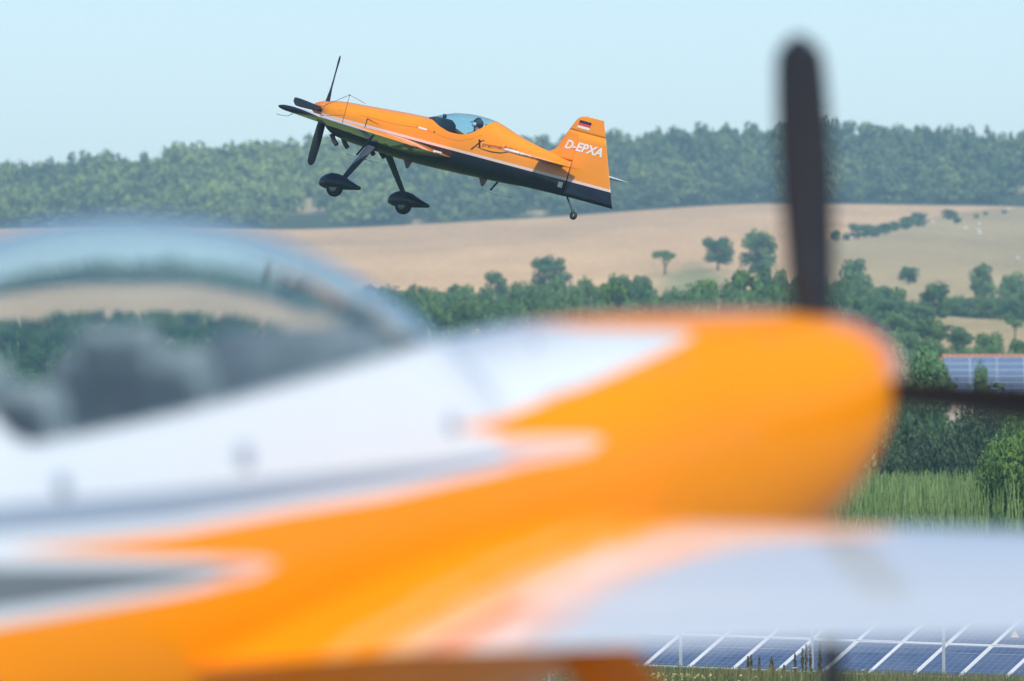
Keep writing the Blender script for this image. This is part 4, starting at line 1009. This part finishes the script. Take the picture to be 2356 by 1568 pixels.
def mask_cut(pts, pad=.03):
    for (xa, za), (xb, zb) in zip(pts[:-1], pts[1:]):
        d_ = Vector((xb - xa, 0, zb - za)); no = Vector((d_.z, 0, -d_.x)).normalized()
        fs = [f_ for f_ in bm.faces if min(v_.co.x for v_ in f_.verts) <= max(xa, xb) + pad and max(v_.co.x for v_ in f_.verts) >= min(xa, xb) - pad
              and min(v_.co.z for v_ in f_.verts) <= max(za, zb) + pad and max(v_.co.z for v_ in f_.verts) >= min(za, zb) - pad]
        ge = list({e_ for f_ in fs for e_ in f_.edges}); gv = list({v_ for f_ in fs for v_ in f_.verts})
        bmesh.ops.bisect_plane(bm, geom=fs + ge + gv, dist=1e-5, plane_co=Vector((xa, 0, za)), plane_no=no)
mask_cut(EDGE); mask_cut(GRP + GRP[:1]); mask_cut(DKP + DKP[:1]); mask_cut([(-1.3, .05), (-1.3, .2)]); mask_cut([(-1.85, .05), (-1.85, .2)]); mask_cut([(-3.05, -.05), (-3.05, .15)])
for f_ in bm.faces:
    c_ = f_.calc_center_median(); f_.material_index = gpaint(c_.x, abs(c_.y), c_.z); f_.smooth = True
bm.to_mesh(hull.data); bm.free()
can = G.build(G.rings([], [0, 26], list(np.linspace(G.c0, G.c1, 110)), 'canopy'), 'canopy', M['shell'], near, None, False)
bm = bmesh.new(); bm.from_mesh(can.data); bm.normal_update()          # blown acrylic: outer and inner skin
mid = Vector((-2.8, 0, .3)); flip = sum((f_.normal.dot(f_.calc_center_median() - mid) > 0) - .5 for f_ in bm.faces) < 0
if flip: bmesh.ops.reverse_faces(bm, faces=bm.faces); bm.normal_update()
inner = {v_: bm.verts.new(v_.co - v_.normal * .0065) for v_ in list(bm.verts)}
for f_ in list(bm.faces): bm.faces.new([inner[v_] for v_ in reversed(f_.verts)]).smooth = True
bm.to_mesh(can.data); bm.free()
tub = []
for a in np.linspace(-1.88, -3.9, 20):
    ts = G.ang(a, min(G.sz(a), G.t(a) - .02) - .03); tub.append([G.pt(a, q, .94) for q in np.linspace(-math.pi / 2, ts, 12)])
G.build(tub, 'cockpit_tub', M['cockpit2'], near, None, False)
# canopy frame along the sill
mm = MB()
for sgn in (1, -1):
    mm.tube([(a, sgn * (G.side(a, G.sz(a)) - .012), G.sz(a) - .006) for a in np.linspace(-1.78, -3.96, 40)], .016, 6)
mm.build('canopy_frame', M['white'], near, True)
v = []
for a, hw, z in ((-1.82, .18, .43), (-2.0, .30, .50), (-2.18, .345, .545), (-2.28, .34, .52)):
    v += [(a, -hw, .25), (a, -hw, z - .05), (a, -hw*.6, z), (a, hw*.6, z), (a, hw, z - .05), (a, hw, .25)]
MB().add(v, [(i*6 + k, i*6 + k + 1, (i+1)*6 + k + 1, (i+1)*6 + k) for i in range(3) for k in range(5)] + [(18, 19, 20, 21, 22, 23), (5, 4, 3, 2, 1, 0)]).build('instrument_coaming', M['cockpit2'], near, True)
for a, top_ in ((-2.74, .60), (-3.32, .61)):
    bm = bmesh.new()
    def slab(c, d, R): 
        r_ = bmesh.ops.create_cube(bm, size=1); bmesh.ops.transform(bm, matrix=Matrix.Translation(c) @ R @ Matrix.Diagonal((*d, 1)), verts=r_['verts'])
    slab((a, 0, top_ - .36), (.13, .50, .72), Matrix.Rotation(rad(-14), 4, 'Y')); slab((a + .28, 0, -.05), (.52, .46, .13), Matrix.Identity(4)); slab((a - .11, 0, top_ - .02), (.09, .26, .17), Matrix.Rotation(rad(-10), 4, 'Y'))
    bmesh.ops.bevel(bm, geom=bm.edges[:], offset=.042, segments=4, profile=.6, affect='EDGES')
    me = bpy.data.meshes.new('seat'); bm.to_mesh(me); bm.free(); me.materials.append(M['seat2'])
    for p in me.polygons: p.use_smooth = True
    link('seat', me, near)
MB().lathe([(0, .205), (.06, .203), (.13, .19), (.2, .167), (.27, .134), (.33, .094), (.38, .05), (.40, .006)], (-.038, 0, 0), (1, 0, 0), 40).build('spinner', M['spinner'], near, True)
for k in range(4): blade(near, (0.02, 0, 0), 1.0, rad(90 * k + 4.5), .15, .152)
nle = lambda y: -1.30 - .30 * y / 3.8 + .10 * max(0, 1 - y / .8); nte = lambda y: -3.08 + .56 * y / 3.8 - .25 * max(0, 1 - y / .9); nz = lambda y: -.18 + .02 * y / 3.8; ntk = lambda y: .135 - .03 * y / 3.8
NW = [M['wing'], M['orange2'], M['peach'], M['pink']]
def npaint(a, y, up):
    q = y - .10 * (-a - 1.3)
    for lim, k in ((.54, 1), (.60, 2), (.70, 1), (.82, 2), (.92, 3), (.99, 0), (1.08, 3)):  # outer bands put the orange fuselage's reflection into the wing colour
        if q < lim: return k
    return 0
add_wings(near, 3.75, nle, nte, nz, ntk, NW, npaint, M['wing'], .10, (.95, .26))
wheel_set(near, (-1.45, 1.12, -1.322), (-1.38, .26, -.50), (-1.47, 1.05, -1.2), .185, M['white'], M['orange2'], rad(-9), (.30, .17), .95, .16)
for sgn in (1, -1):
    for a, z, r_ in ((-3.55, .375, .030), (-2.87, .325, .032), (-2.03, .255, .026), (-1.42, .36, .018)):
        MB().lathe([(0, r_), (.004, r_), (.006, r_ * .6)], (a, sgn * (G.side(a, z) - .001), z), (0, sgn, .15), 16).build('access_cap', M['silver'], near, True)
    for pts in ([(-1.0, .36), (-1.02, .2), (-1.05, .0), (-1.05, -.3)], [(-.45, .22), (-1.0, .24), (-1.6, .25)], [(-1.70, .40), (-1.71, .2), (-1.72, .05)], [(-4.2, .6), (-4.25, .3), (-4.28, .0)]):
        MB().tube([(a, sgn * G.side(a, z), z) for a, z in pts], .003, 5).build('panel_seam', M['dkgrey'], near, True)
v = []; f = []
for z, a0, a1 in ((.30, -5.35, -6.72), (.5, -5.62, -6.75), (.8, -5.83, -6.72), (1.1, -6.02, -6.66), (1.25, -6.15, -6.62)):
    for sgn in (1, -1):
        for t in (0, .08, .25, .5, .75, 1): v.append((a0 + (a1 - a0) * t, sgn * (.052 * float(np.interp(t, [0, .08, .25, .5, .75, 1], [.05, .6, 1, .9, .5, .05]))), z))
for i in range(4):
    for s_ in (0, 1):
        for k in range(5): q = i*12 + s_*6 + k; f.append((q, q+1, q+13, q+12))
    for k in (0, 5): q = i*12 + k; f.append((q, q + 6, q + 18, q + 12))
f.append([48, 49, 50, 51, 52, 53, 59, 58, 57, 56, 55, 54]); f.append([0, 1, 2, 3, 4, 5, 11, 10, 9, 8, 7, 6])
mesh('fin', v, f, M['orange2'], near, True, None, 1e-5)
for sgn in (1, -1): wing_half('tailplane', near, sgn, list(np.linspace(.02, 1.5, 8)), lambda y: -5.85 - .2*y/1.5, lambda y: -6.65 + .05*y/1.5, lambda y: .2, lambda y: .1, NW, lambda a, y, up: 0, 0, 1)
MB().tube([(-6.1, 0, -.33), (-6.3, 0, -.42), (-6.38, 0, -.48)], .016, 8).build('tail_wheel_strut', M['gearleg'], near, True)
MB().lathe([(-.03, .05), (-.028, .075), (0, .09), (.028, .075), (.03, .05)], (-6.38, 0, -.485), (0, 1, 0), 18).build('tail_wheel', M['rubber'], near, True)

# ------------------------------------------------------------------ haze over the country
x0, x1, y0, y1, z0, z1 = -3700, 3700, -320, 6050, -5.5, 96
m = MB().box(((x0 + x1) / 2, (y0 + y1) / 2, (z0 + z1) / 2), (x1 - x0, y1 - y0, z1 - z0))
hm = bpy.data.materials.new('haze_air'); hm.use_nodes = True; hn = hm.node_tree.nodes; hn.clear()
ho = hn.new('ShaderNodeOutputMaterial'); hv = hn.new('ShaderNodeVolumePrincipled'); hm.node_tree.links.new(hv.outputs[0], ho.inputs['Volume'])
hv.inputs['Color'].default_value = (0.42, 0.72, 1.0, 1); hv.inputs['Density'].default_value = 0.00022; hv.inputs['Anisotropy'].default_value = 0.1
tag(m.build('haze', hm), 'thin pale summer haze that fades the far wooded ridge', 'haze', kind='stuff')
